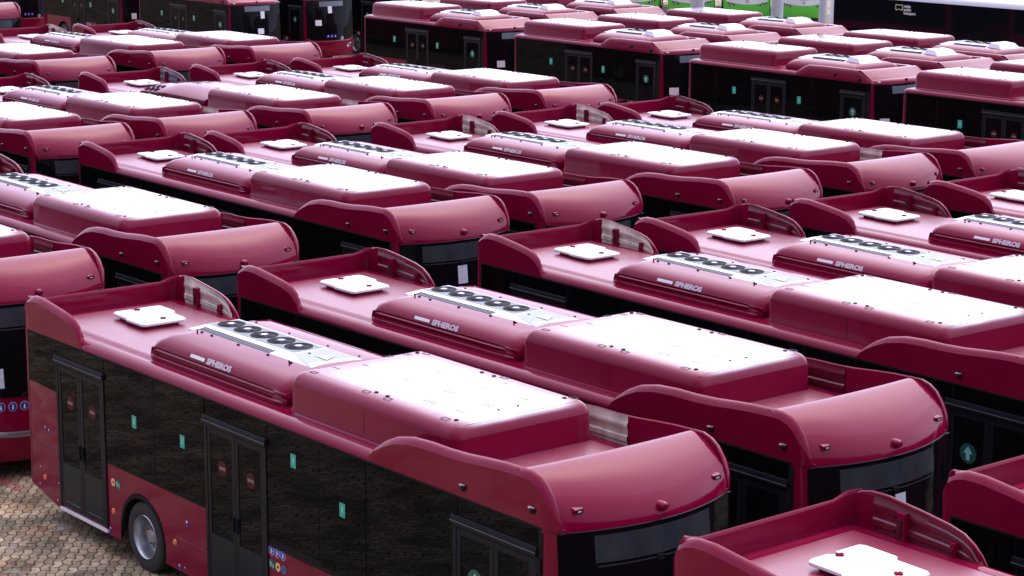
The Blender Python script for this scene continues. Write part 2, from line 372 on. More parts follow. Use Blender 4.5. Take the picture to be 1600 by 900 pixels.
def lining(side,tab,x0,x1,m,braces=True):
    mb=MB(); n=14; rows=[]; y=side*1.160
    for i in range(n+1):
        x=x0+(x1-x0)*i/n; zt=interp(tab,x)-.006; z0=2.80
        zt=max(zt,z0+.02); row=[]
        for q,off in ((0,0),(.22,0),(.26,.014),(.40,.014),(.44,0),(.62,0),(.66,.012),(.78,.012),(.82,0),(1,0)):
            row.append((x,y-side*off,z0+(zt-z0)*q))
        rows.append(row)
    mb.grid(rows,m,False)
    return mb.mesh('cowl_lining_mesh')
def brace(side,x,zt):
    mb=MB(); y=side*1.158; a,b=min(y-side*.07,y),max(y-side*.07,y)
    mb.box(x-.05,x+.05,a,b,2.86,zt,Mblk if False else Mp); mb.box(x-.02,x+.02,a-.015,b,2.90,zt-.06,Mseam)
    for zz in (2.92,zt-.08): mb.box(x-.10,x-.055,a+.03,b,zz,zz+.03,Mblk)
    return mb.mesh('cowl_brace_mesh')
# ------------------------------------------------------------------ long bus (type with rear and front roof cowls)
REAR_TAB=[(-6.16,2.90),(-6.13,3.05),(-6.05,3.16),(-5.95,3.22),(-5.82,3.25),(-5.6,3.25),(-5.18,3.20),(-4.84,3.15),(-4.66,3.10),(-4.54,3.02),(-4.46,2.92),(-4.41,2.80),(-4.38,2.76)]
FRONT_TAB=[(2.33,2.76),(2.40,2.86),(2.50,2.95),(2.65,3.05),(2.85,3.13),(3.14,3.185),(3.47,3.205),(3.8,3.205),(4.12,3.22),(4.43,3.25),(4.74,3.275),(5.05,3.285),(5.18,3.285),(5.30,3.25),(5.40,3.185),(5.49,3.075),(5.56,2.945),(5.60,2.82),(5.618,2.75)]
def xs_for(tab,ex=0):
    xs=[]
    for (a,_),(b,_) in zip(tab,tab[1:]):
        n=max(1,int((b-a)/.12)); xs+=[a+(b-a)*k/n for k in range(n)]
    return xs+[tab[-1][0]]
def build_long():
    L=[]
    A=lambda n,me,p=None,k=None: L.append((n,me,p,k))
    fr=FRL
    A('body',body_mesh('long_body_mesh',-6.16,fr,(-2.83,3.05)),None,'body')
    sm=MB()
    def hl(x0,x1,z,m=Mseam): sm.box(x0,x1,-1.2775,-1.274,z-.004,z+.004,m)
    def vl(x,z0,z1,m=Mseam): sm.box(x-.004,x+.004,-1.2775,-1.274,z0,z1,m)
    hl(-5.95,-5.2,1.93,Mlitseam); hl(-5.9,-5.2,1.12); vl(-6.0,.55,1.99); hl(-1.95,-1.2,.72,Mlitseam); hl(.3,2.3,.72); vl(1.2,.33,1.25)
    pts=[(-3.38,1.22),(-3.0,1.17),(-2.7,1.08),(-2.45,.92),(-2.3,.72)]
    for (a,z0),(b,z1) in zip(pts,pts[1:]):
        sm.add([(a,-1.2775,z0-.004),(b,-1.2775,z1-.004),(b,-1.2775,z1+.004),(a,-1.2775,z0+.004)],[(0,1,2,3)],Mlitseam)
    for x,z in ((-5.78,.52),(-5.25,.40),(-5.75,.78),(-5.2,.66),(-1.3,.33),(-1.75,.36)): sm.disc(x,-1.2775,z,.012,Mwhite2,n=8)
    A('panel_trim',sm.mesh('panel_trim_mesh',fix=False),'body')
    # right side glazing, band z 2.73 at the top
    rear=MB(); rear.prism([(-5.95,2.02),(-5.15,1.99),(-5.15,2.725),(-5.95,2.725)],-1.275,-1.281,Mglass); rear.prism([(-5.985,2.0),(-5.952,2.0),(-5.952,2.745),(-5.985,2.745)],-1.275,-1.2805,Mrub)
    A('window',rear.mesh('window_mesh'))
    for x0,x1,z0 in ((-5.138,-3.765,2.545),(-3.755,-2.43,1.32),(-2.425,-1.165,1.32),(-1.155,.265,2.545),(.275,1.385,1.30),(1.395,2.325,1.25),(2.335,4.025,1.22),(4.035,5.36,2.545)):
        A('window',pane(x0,x1,z0,2.722,Mglass).mesh('window_mesh'))
    ed=MB()
    for x0,x1,z0 in ((-5.15,-3.75,2.52),(-3.76,-1.15,1.30),(-1.17,.28,2.52),(.27,2.33,1.22),(2.32,4.03,1.20),(4.02,5.40,2.45)): ed.box(x0,x1,-1.2772,-1.274,z0,2.73,Mrub)
    ed.box(-5.985,5.42,-1.279,-1.275,2.728,2.748,Mrub); ed.box(-3.755,-1.165,-1.2785,-1.275,1.295,1.315,Mrub); ed.box(.275,4.0,-1.2785,-1.275,1.19,1.215,Mrub)
    ed.box(5.38,5.44,-1.283,-1.275,1.2,2.70,Mrub)
    ed.box(5.36,5.42,-1.30,-1.284,2.25,2.42,Mblk)
    A('window_seal',ed.mesh('window_seal_mesh'))
    door_parts(L,-5.135,-3.765,.36,2.50,signs='no_entry',sill=True,key='d1')
    door_parts(L,-1.155,.265,.36,2.50,signs='no_entry',key='d2')
    door_parts(L,3.955,5.355,.36,2.50,signs='arrow',key='d3')
    # left side glazing (mirror, one window per bay)
    for x0,x1 in ((-5.95,-4.4),(-4.39,-2.9),(-2.89,-1.4),(-1.39,.1),(.11,1.6),(1.61,3.1),(3.11,4.4),(4.41,5.36)):
        A('window',pane(x0,x1,1.32,2.722,Mglass,side=1).mesh('left_window_mesh'))
    # stickers
    for x,z in ((-2.96,2.04),(-1.72,2.05),(.85,2.39),(1.86,2.04)):
        s=MB(); s.box(x-.055,x+.055,-1.2835,-1.2812,z-.085,z+.085,Mgreen); s.box(x-.02,x+.02,-1.2845,-1.2836,z-.03,z+.045,Mlite)
        A('exit_sticker',s.mesh('exit_sticker_mesh'))
    for x,z in ((.33,1.15),(.455,1.15),(.58,1.15)):
        s=MB(); s.disc(x,-1.2779,z,.062,Mwhite2); s.disc(x,-1.2787,z,.056,Mblue)
        s.disc(x,-1.2793,z+.022,.010,Mwhite2,n=8); s.box(x-.012,x+.012,-1.2797,-1.2788,z-.035,z+.012,Mwhite2); s.box(x-.012,x+.028,-1.2797,-1.2788,z-.012,z-.002,Mwhite2)
        A('access_sign',s.mesh('access_sign_mesh'))
    for x,z in ((.47,.975),(-3.60,1.06)):
        s=MB(); s.disc(x,-1.2779,z,.056,Mcreamring,r0=.02); s.disc(x,-1.2782,z,.02,Mred); A('emergency_valve_label',s.mesh('emergency_valve_label_mesh',fix=False))
        s=MB(); dx=-.13 if x>0 else .14; s.box(x+dx-.06,x+dx+.06,-1.2785,-1.276,z-.06,z+.06,Mdgreen); s.box(x+dx-.045,x+dx-.01,-1.2792,-1.2786,z-.03,z+.035,Mlite); s.box(x+dx+.01,x+dx+.035,-1.2792,-1.2786,z-.04,z+.01,Mlite); A('label_plate',s.mesh('label_plate_mesh'))
    s=MB(); s.disc(.60,-1.2779,.975,.056,mat('steel_blue',(.05,.13,.26),.4)); s.disc(.60,-1.2787,.975,.02,Mblue); A('access_sign',s.mesh('round_sign_mesh',fix=False))
    for x,z in ((-5.61,.65),(-3.61,.65),(-1.98,.64),(.9,.62)):
        s=MB(); s.lathe([(.001,-.02),(.03,-.018),(.042,-.004),(.044,0)],Morange,c=(x,-1.275,z),n=16); A('marker_lamp',s.mesh('marker_lamp_mesh'))
    for x,z,w in ((-5.55,1.38,.03),(-5.44,1.36,.03),(-1.67,.97,.045),(-1.88,.33,.035),(-3.72,.36,.035)):
        s=MB(); s.box(x-w/2,x+w/2,-1.2785,-1.2755,z-.05,z+.05,Mblue); s.box(x-w/2+.005,x+w/2-.005,-1.2795,-1.2786,z+.01,z+.04,Mwhite2); A('label_plate',s.mesh('small_label_mesh'))
    # wheels
    for wx in (-2.83,3.05):
        for sgn in (-1,1):
            A('wheel_arch',arch_mesh(wx,sgn)); k='w%g%d'%(wx,sgn)
            L.append(('wheel','EMPTY:%g,%g,%g,%g'%(wx,sgn*1.115,.48,0 if sgn<0 else math.pi),None,k))
            L.append(('tyre',TYRE,k,None)); L.append(('rim',RIM,k,None))
    # windscreen
    A('windscreen',front_sheet(FRL,-1.215,1.215,1.30,2.70,.016,Mws,'windscreen_mesh'),None,'ws')
    A('destination_display',front_sheet(FRL,-.84,.74,2.37,2.655,.020,Mdisp,'destination_display_mesh',nz=2),'ws')
    mb=MB(); mb.grid([[(fx(FRL,-.82+1.54*k/20,2.33,.024),-.82+1.54*k/20,2.325) for k in range(21)],[(fx(FRL,-.82+1.54*k/20,2.33,.024),-.82+1.54*k/20,2.345) for k in range(21)]],Mdisp); mb.box(5.88,5.93,-.13,-.05,2.30,2.36,Mblk); A('wiper_rail',mb.mesh('wiper_rail_mesh',fix=False),'ws')
    # wiper arms
    mb=MB()
    for a,b in (((6.0,-.45,1.32),(5.965,.15,1.62)),((6.0,.5,1.32),(5.96,.75,1.9))):
        a=Vector(a); b=Vector(b); q=(b-a).normalized(); n=Vector((1,0,0)); s1=q.cross(n).normalized()*.012
        mb.add([a-s1,a+s1,b+s1,b-s1,a-s1+n*.03,a+s1+n*.03,b+s1+n*.03,b-s1+n*.03],[(0,1,2,3),(4,7,6,5),(0,4,5,1),(2,6,7,3),(0,3,7,4),(1,5,6,2)],Mblk)
    A('wiper',mb.mesh('wiper_mesh'),'ws')
    # front bumper trim strip, headlamps, access discs
    mb=MB(); rr=[]
    for z in (.67,.70,.74,.76):
        rr.append([(6.0-.32*(y/1.115)**2+(.02 if .68<z<.75 else .006),y,z+.04*abs(y)**3) for y in [-1.1+2.2*k/24 for k in range(25)]])
    mb.grid(rr,Mchrome,True); A('bumper_trim',mb.mesh('bumper_trim_mesh'))
    for sgn in(-1,1):
        mb=MB(); pts=[]
        for k in range(12):
            a=2*math.pi*k/12; pts.append((sgn*.95+.14*math.cos(a),.86+.065*math.sin(a)+sgn*.25*math.cos(a)*.14))
        vs=[(6.0-.32*(min(1.1,abs(y))/1.115)**2+.018,y,z) for y,z in pts]; mb.add(vs,[tuple(range(12))],Mblk); mb.disc(5.785,sgn*.93,.86,.035,Mlens,'x',12); mb.disc(5.77,sgn*1.02,.87,.03,Mlens,'x',12)
        A('headlight',mb.mesh('headlight_mesh',fix=False))
    for y in (-.72,-.55,-.38):
        s=MB(); x=6.0-.32*(y/1.115)**2+.004
        s.disc(x+.002,y,1.16,.072,Mwhite2,'x'); s.disc(x+.005,y,1.16,.065,Mblue,'x'); s.disc(x+.008,y,1.185,.012,Mwhite2,'x',8); s.box(x+.0055,x+.009,y-.014,y+.014,1.12,1.168,Mwhite2)
        A('access_sign',s.mesh('front_access_sign_mesh',fix=False))
    # rear cowl
    xs=xs_for(REAR_TAB)
    A('rear_cowl',cowl_wing(REAR_TAB,-1,xs),None,'rc')
    A('cowl_wing',cowl_wing(REAR_TAB,1,xs),'rc')
    mb=MB(); rows=[]
    for k in range(25):
        y=-1.24+2.48*k/24; zt=3.135+.085*(max(0,(abs(y)-.98)/.26))**.8; ox=.10*(max(0,(abs(y)-1.1)/.14))**2
        rows.append([(-6.165+ox,y,2.742),(-6.16+ox,y,2.742+(zt-2.742)*.6),(-6.145+ox,y,zt-.05),(-6.12+ox,y,zt-.012),(-6.095+ox,y,zt),(-6.08+ox,y,zt-.01),(-6.075+ox,y,zt-.05),(-6.07+ox,y,2.742)])
    mb.grid(rows,Mp,True,closed=True,caps=True); A('rear_parapet',mb.mesh('rear_parapet_mesh',sharp=50),'rc')
    A('cowl_lining',lining(1,REAR_TAB,-5.76,-4.45,Mcream),'rc','LIN1')
    A('cowl_brace',brace(1,-5.36,3.14),'rc'); A('cowl_brace',xf(brace(1,0,3.0),Matrix.Translation((-4.72,0,0))@Matrix.Diagonal((.45,1,1,1))),'rc')
    # front cowl
    xs=xs_for(FRONT_TAB)
    A('front_cowl',cowl_wing(FRONT_TAB,-1,xs),None,'fc'); A('cowl_wing',cowl_wing(FRONT_TAB,1,xs),'fc')
    A('cowl_lining',lining(1,FRONT_TAB,3.3,4.0,Mcream),'fc','LIN2')
    mb=MB(); rows=[]
    prof=[(5.60,2.705,.245),(5.612,2.712,.245),(5.610,2.76,.24),(5.60,2.82,.225),(5.572,2.90,.20),(5.525,2.985,.175),(5.46,3.06,.15),(5.38,3.13,.125),(5.285,3.19,.10),(5.18,3.235,.075),(5.08,3.262,.05),(5.02,3.268,.04),(4.99,3.255,.03),(4.97,3.22,.025),(4.96,3.05,.02),(4.96,2.86,.02)]
    for k in range(31):
        y=-1.24+2.48*k/30; q=max(0,1-(y/1.12)**2); e=max(0,(abs(y)-1.10)/.14)**2
        e=.16*(1-math.sqrt(max(0,1-(max(0,abs(y)-1.115)/.16)**2)))
        rows.append([(x+b*q-e*(1 if z<2.95 else .35),y,z) for x,z,b in prof])
    mb.grid(rows,Mp,True); A('visor',mb.mesh('visor_mesh'),'fc')
    mb=MB()
    rr=[[(x+.003,y,z) for x,y,z in ((5.605+.245*max(0,1-(y/1.12)**2),y,2.715),(5.619+.245*max(0,1-(y/1.12)**2),y,2.707),(5.605+.245*max(0,1-(y/1.12)**2),y,2.699))] for y in [-1.2+2.4*k/30 for k in range(31)]]
    mb.grid(rr,Mfrm,True); A('visor_trim',mb.mesh('visor_trim_mesh'),'fc')
    for y in (-.97,.97):
        s=MB(); s.prism([(5.52,2.895),(5.642,2.895),(5.636,2.94),(5.52,2.97)],y-.055,y+.055,Mp); s.box(5.640,5.646,y-.046,y+.046,2.899,2.934,Mrub); s.box(5.6462,5.649,y-.024,y+.024,2.909,2.924,Mlens); A('clearance_lamp',s.mesh('clearance_lamp_mesh'),'fc')
    s=MB(); rows=[]
    for x,w,h in ((5.70,.055,.05),(5.76,.058,.052),(5.855,.056,.05),(5.885,.045,.036),(5.893,.02,.015)):
        rows.append([(x,w*math.cos(2*math.pi*k/14),2.845+h*math.sin(2*math.pi*k/14)*(.9 if math.sin(2*math.pi*k/14)>0 else 1.2)) for k in range(14)])
    s.grid(rows,Mp,True,True,caps=True); A('front_camera',s.mesh('front_camera_mesh'),'fc')
    for x,z,mm in ((4.13,2.86,Mblk),(5.28,2.90,Mblk)):
        s=MB(); s.lathe([(.001,-.04),(.022,-.037),(.034,-.022),(.036,.0),(.03,.01)],mm,c=(x,-1.275,z),n=14); s.box(x-.06,x+.02,-1.30,-1.27,z+.018,z+.034,Mhub); A('side_camera',s.mesh('side_camera_mesh'),'fc')
    # roof hatch
    mb=MB()
    def hat(i,z): return [(x,y,z) for x,y in [(-5.33+i,-.24+i),(-5.30+i,-.28+i),(-4.88,-.30+i),(-4.84,-.33+i),(-4.40-i,-.33+i),(-4.36-i,-.29+i),(-4.36-i,.33-i),(-4.40-i,.37-i),(-4.80,.39-i),(-4.86,.47-i),(-5.28+i,.49-i),(-5.33+i,.45-i),(-5.33+i,.12),(-5.29+i,.10),(-5.29+i,.02),(-5.33+i,.0)]]
    mb.grid([hat(.07,2.87),hat(.07,2.918)],Mp,False,True); mb.grid([hat(.07,2.918),hat(.01,2.922),hat(0,2.932),hat(0,2.958),hat(.014,2.972)],Mwhite,False,True); mb.add(hat(.012,2.972),[tuple(range(16))],Mwhite)
    mb.box(-4.87,-4.86,-.28,.36,2.9725,2.9745,Munit)
    A('roof_hatch',mb.mesh('roof_hatch_mesh'),None,'hat')
    for x,y in ((-5.22,.06),(-4.52,.08)):
        s=MB(); s.box(x-.042,x+.042,y-.016,y+.016,2.9725,2.988,Mredl); s.box(x-.016,x+.016,y-.042,y+.042,2.975,2.990,Mredl); A('hatch_latch',s.mesh('hatch_latch_mesh'),'hat')
    # air conditioning shroud
    stn=[(-2.99,.03,-.05),(-2.98,.22,-.03),(-2.955,.42,-.015),(-2.90,.64,0),(-2.83,.83,0),(-2.74,.96,0),(-2.6,1,0)]+[(-2.6+.25*k,1,0) for k in range(1,10)]+[(-.1,1,0),(.0,.99,0),(.1,.95,0),(.18,.83,-.02),(.24,.6,-.05),(.27,.3,-.07),(.275,.03,-.08)]
    base=[(-1.02,0),(-1.02,.05),(-1.005,.058),(-.955,.062),(-.952,.10),(-.985,.108),(-.99,.125),(-.978,.137),(-.952,.14),(-.952,.158),(-.968,.163),(-.955,.195),(-.925,.235),(-.88,.27),(-.80,.305),(-.70,.327),(-.6,.337),(-.45,.345),(-.2,.35),(.2,.35),(.45,.345),(.62,.33),(.76,.30),(.88,.25),(.97,.19),(1.02,.12),(1.03,.05),(1.03,0)]
    def shroud(cover=False):
        mb=MB(); rows=[]
        for x,s,dy in stn:
            row=[]
            for i,(y,z) in enumerate(base):
                zz=z*s if s>.99 else min(z,.36*s+ (0))
                yy=y+(-dy if y<0 else dy)
                if i in(3,4,8,9) and (x<-2.88 or x>-.02): yy=-.99
                row.append((x,yy,2.865+zz))
            rows.append(row)
        mb.grid(rows,Mp,True,caps=True)
        return mb.mesh('ac_shroud_mesh',merge=1e-5,sharp=45)
    A('ac_shroud',shroud(),None,'ac')
    mb=MB()
    for x in (-2.55,-2.3,-1.65,-.95,-.42): mb.box(x-.02,x+.02,-.475,-.455,3.205,3.222,Mblk)
    for x in (-2.62,-.42):
        mb.box(x-.008,x+.008,-.50,-.485,3.17,3.245,Mblk)
    for x in (-2.6,-1.8,-.9,-.2): mb.box(x-.018,x+.018,.40,.415,3.20,3.219,Mblk)
    A('latch',mb.mesh('ac_latch_mesh'),'ac')
    # white unit
    def unit():
        mb=MB()
        lo=[(-2.89,-.47),(.08,-.47),(.08,.36),(-2.89,.36)]; mid=[(-2.83,-.25),(-.72,-.25),(-.72,.28),(-2.83,.28)]
        zl,zm=3.20,3.235
        mb.add([(*p,zl) for p in lo]+[(*p,zm) for p in mid],[(0,1,5,4),(2,3,7,6),(3,0,4,7)],Mwhite)
        mb.add([(*p,zm) for p in mid],[(0,1,2,3)],Mwhite)
        # flat front part, then bright sloping end
        mb.add([(-.72,-.25,zm),(-.72,.28,zm),(-.12,.30,zm-.012),(-.22,-.34,zm-.012),(.08,-.47,zl),(.08,.36,zl)],[(0,3,2,1)],Munit)
        mb.add([(-.72,-.25,zm),(-.22,-.34,zm-.012),(.08,-.47,zl)],[(0,2,1)],Munit)
        mb.add([(-.22,-.34,zm-.012),(-.12,.30,zm-.012),(.08,.36,zl),(.08,-.47,zl)],[(0,3,2,1)],Mwhite)
        mb.add([(-.72,.28,zm),(-.12,.30,zm-.012),(.08,.36,zl)],[(0,1,2)],Mwhite)
        mb.add([(*p,zl-.02) for p in lo]+[(*p,zl) for p in lo],[(0,1,5,4),(1,2,6,5),(2,3,7,6),(3,0,4,7)],Mwhite)
        mb.box(-2.80,-.76,-.20,.255,zm+.0005,zm+.004,Mdeck)
        return mb.mesh('ac_unit_mesh',sharp=20)
    A('ac_unit',unit(),'ac')
    g=MB(); sl0=Vector((0,.22,.057)).normalized(); 
    def on(y): return 3.20+.035*(y+.47)/.22
    g.add([(-2.74,-.41,on(-.41)+.002),(-1.02,-.41,on(-.41)+.002),(-1.02,-.30,on(-.30)+.002),(-2.74,-.30,on(-.30)+.002)],[(0,1,2,3)],Mgrille)
    for k in range(28):
        x=-2.72+k*.0615; g.add([(x,-.405,on(-.405)+.006),(x+.02,-.405,on(-.405)+.006),(x+.02,-.305,on(-.305)+.006),(x,-.305,on(-.305)+.006)],[(0,1,2,3)],Mdeck)
    A('grille',g.mesh('ac_grille_mesh',fix=False),'ac')
    for k in range(5):
        cx=-2.62+.405*k; f=MB(); zt=3.241
        f.disc(cx,.03,zt+.001,.172,Mblk,'z',28)
        f.lathe([(.186,-.004),(.184,.004),(.176,.006),(.170,.002)],Mblk,c=(cx,.03,zt),axis='z',n=28)
        for rr_ in (.085,.11,.135): f.lathe([(rr_,.004),(rr_+.003,.006),(rr_+.006,.004)],Mblk,c=(cx,.03,zt),axis='z',n=24)
        for q in range(7):
            a=2*math.pi*q/7; b=a+.5; f.add([(cx+.06*math.cos(a),.03+.06*math.sin(a),zt+.002),(cx+.155*math.cos(a+.15),.03+.155*math.sin(a+.15),zt+.002),(cx+.155*math.cos(b+.15),.03+.155*math.sin(b+.15),zt+.005),(cx+.06*math.cos(b),.03+.06*math.sin(b),zt+.005)],[(0,1,2,3)],Mgrille if q%3==0 else Mblk)
        f.lathe([(.07,.001),(.07,.009),(.045,.012)],Mgrille,c=(cx,.03,zt),axis='z',n=20); f.lathe([(.045,.012),(.04,.014),(.001,.014)],Mhub,c=(cx,.03,zt),axis='z',n=20)
        A('fan',f.mesh('fan_mesh',fix=False),'ac')
    s=MB(); s.add([(-.47,-.08,3.2385),(-.20,-.08,3.2345),(-.33,.14,3.2365)],[(0,1,2)],Myel); s.disc(-.62,-.06,3.239,.022,Mblk,'z',10)
    A('warning_sticker',s.mesh('warning_sticker_mesh',fix=False),'ac')
    # lettering on the shroud flank (flank leans: from y -.955 z 3.06 to y -.925 z 3.10)
    fl=Matrix.Translation((-1.62,-.966,3.045))@Matrix.Rotation(R(62),4,'X')
    tm=xf(text_mesh('SPHEROS',.125,mat('faded_white_lettering',(.55,.47,.51),.6),'ac_lettering_mesh',bold=.008),fl@Matrix.Diagonal((1.12,.80,1,1)))
    A('ac_lettering',tm,'ac')
    s=MB(); s.add([tuple(fl@Vector(p)) for p in ((-.40,.01,0),(-.06,.01,0),(-.06,.055,0),(-.40,.055,0))],[(0,1,2,3)],Mwhite2); A('ac_label',s.mesh('ac_label_mesh'),'ac')
    # low far shoulder
    mb=MB(); rows=[]
    for x,s in ((-3.32,.0),(-3.27,.6),(-3.2,.9),(-3.1,1),(-.6,1),(-.4,1)):
        rows.append([(x,.62,2.87+.0*s),(x,.66,2.87+.19*s),(x,.95,2.87+.18*s),(x,1.03,2.87+.13*s),(x,1.06,2.87)])
    mb.grid(rows,Mp,True,caps=True); A('ac_shoulder',mb.mesh('ac_shoulder_mesh',sharp=50),'ac')
    # battery housing
    A('battery_housing',rbox_mesh(.33,3.61,1.0,2.86,3.345,Mcover),None,'bat')
    s=MB()
    for x in (1.90,3.43):
        rows=[]
        for y,z in [(-1.003,2.9),(-1.002,3.14),(-.992,3.20),(-.950,3.275),(-.885,3.325),(-.82,3.342),(-.76,3.3475)]: rows.append([(x+(0 if z<3.2 else .14*((z-3.2)/.15)**2),y,z),(x+.008+(0 if z<3.2 else .14*((z-3.2)/.15)**2),y,z)])
        s.grid(rows,Mseam,False)
    sa=MB(); sb=MB(); nv=len(s.v)//2; sa.add(s.v[:nv],s.f[:len(s.f)//2],Mseam); sb.add(s.v[nv:],[tuple(i-nv for i in f) for f in s.f[len(s.f)//2:]],Mseam)
    A('cover_seam',sa.mesh('cover_seam_mesh',fix=False),'bat'); A('cover_seam',sb.mesh('cover_seam_mesh',fix=False),'bat')
    s=MB(); s.box(3.575,3.583,-.86,-.30,3.3443,3.3463,Mseam); A('cover_edge',s.mesh('cover_edge_mesh'),'bat'); s=MB(); s.box(3.545,3.553,-.10,.80,3.345,3.3472,Mseam); A('cover_edge',s.mesh('cover_edge_mesh'),'bat')
    for x,y in ((1.83,-.77),(2.05,-.77),(3.35,-.78),(.55,.76),(1.83,.77),(2.06,.77),(3.35,.77),(3.3,-.15),(3.3,.13)):
        s=MB(); rr_=.024 if abs(y)>.5 else .014; s.lathe([(.001,.010),(rr_,.010),(rr_+.004,0)],Mblk,c=(x,y,3.3452),axis='z',n=10); A('cover_bolt',s.mesh('cover_bolt_mesh'),'bat')
    for x,y in ((.60,-.80),(1.72,-.83),(2.14,-.83),(3.22,-.83),(.66,.82),(2.2,.82),(3.40,.86)):
        s=MB(); a=.055; h=.03
        for (x0,x1,y0,y1) in ((x-a,x+a,y-h-.004,y-h+.004),(x-a,x+a,y+h-.004,y+h+.004),(x-a-.004,x-a+.004,y-h,y+h),(x+a-.004,x+a+.004,y-h,y+h)): s.box(x0,x1,y0,y1,3.3455,3.3482,Mseam)
        A('cover_latch',s.mesh('cover_latch_mesh'),'bat')
    mk=MB(); rnd=random.Random(3); Mfaint=mat('faint_stencil',(.12,.11,.15),.8,spec=0)
    for bx in (.55,1.35,2.35,3.0):
        for by in (-.5,-.1,.35,.6):
            if rnd.random()<.75:
                L0=rnd.uniform(.08,.22); x=bx+rnd.uniform(-.12,.12); y=by+rnd.uniform(-.06,.06)
                for q in range(rnd.choice((1,2))):
                    for e in range(int(L0/.022)): mk.box(x+e*.022,x+e*.022+rnd.uniform(.008,.017),y-q*.05,y-q*.05+.022,3.3452,3.3462,Mfaint)
    A('stencil_marks',mk.mesh('stencil_marks_mesh'),'bat')
    return L
def rbox_mesh(x0,x1,hy,z0,z1,m):
    mb=MB(); rows=[]
    def ring(ins,z,rc=.13):
        pts=[]; X0,X1,H=x0+ins,x1-ins,hy-ins; rc=max(.03,rc-ins*.5)
        for cx,cy,a0 in ((X1-rc,H-rc,0),(X0+rc,H-rc,90),(X0+rc,-H+rc,180),(X1-rc,-H+rc,270)):
            for k in range(7):
                a=R(a0+15*k); pts.append((cx+rc*math.cos(a),cy+rc*math.sin(a),z))
        return pts
    hh=z1-z0
    for ins,z in ((-.015,z0),(-.012,z0+.03),(0,z0+.06),(.003,z1-.165),(.010,z1-.128),(.024,z1-.092),(.045,z1-.060),(.075,z1-.033),(.112,z1-.014),(.155,z1-.004),(.20,z1)): rows.append(ring(ins,z))
    mb.grid(rows,m,True,True); n=len(rows[0]); mb.add(rows[-1],[tuple(range(n))],m)
    return mb.mesh('battery_housing_mesh',merge=1e-5,sharp=60)
def covered_ac():
    """variant: maroon moulded cover with square vents instead of the open fan unit"""
    L=[]; mb=MB(); rows=[]
    stn=[(-3.10,.05),(-3.09,.5),(-3.04,.66),(-2.9,.74),(-2.6,.80),(-2.25,.86),(-2.0,.98),(-1.7,1.05),(-1.2,1.03),(-.6,1),(0,.96),(.25,.92),(.27,.03)]
    base=[(-1.02,0),(-1.02,.10),(-.975,.11),(-.97,.14),(-.995,.15),(-.96,.175),(-.85,.225),(-.7,.285),(-.5,.34),(-.3,.365),(0,.365),(.3,.36),(.6,.345),(.8,.30),(.95,.2),(1.02,.1),(1.03,0)]
    for x,s in stn: rows.append([(x,y,2.865+z*s) for y,z in base])
    mb.grid(rows,Mp,True,caps=True); L.append(('ac_shroud',mb.mesh('covered_ac_mesh',merge=1e-5,sharp=50),None,'ac'))
    v=MB(); Mvent=mat('dark_vent',(.012,.004,.006),.8,spec=.05)
    def zat(x,y): return 2.865+interp([(a,b) for a,b in base],y)*interp(stn,x)+.016
    for i in range(3):
        for j in range(2):
            x=-2.88+i*.24; y=-.88+j*.21; a=.08
            v.add([(p,q,zat(p,q)+.002) for p,q in ((x-a,y-a),(x+a,y-a),(x+a,y+a),(x-a,y+a))],[(0,1,2,3)],Mvent)
    for i in range(7):
        for j in range(2):
            x=-2.75+i*.21; y=-.1+j*.35; v.add([(x+.07*math.cos(R(t)),y+.11*math.sin(R(t)),zat(x+.07*math.cos(R(t)),y+.11*math.sin(R(t)))+.002) for t in range(0,360,30)],[tuple(range(12))],Mvent)
    L.append(('vent',v.mesh('vent_mesh',fix=False),'ac',None))
    w_=MB(); w_.box(-2.95,.2,-1.0235,-1.0205,2.88,2.955,Mseam); w_.box(-2.6,-2.42,-1.026,-1.024,2.89,2.945,Mwhite2); w_.box(-.9,-.72,-1.026,-1.024,2.89,2.945,Mwhite2)
    L.append(('ac_label',w_.mesh('covered_ac_label_mesh'),'ac',None))
    return L
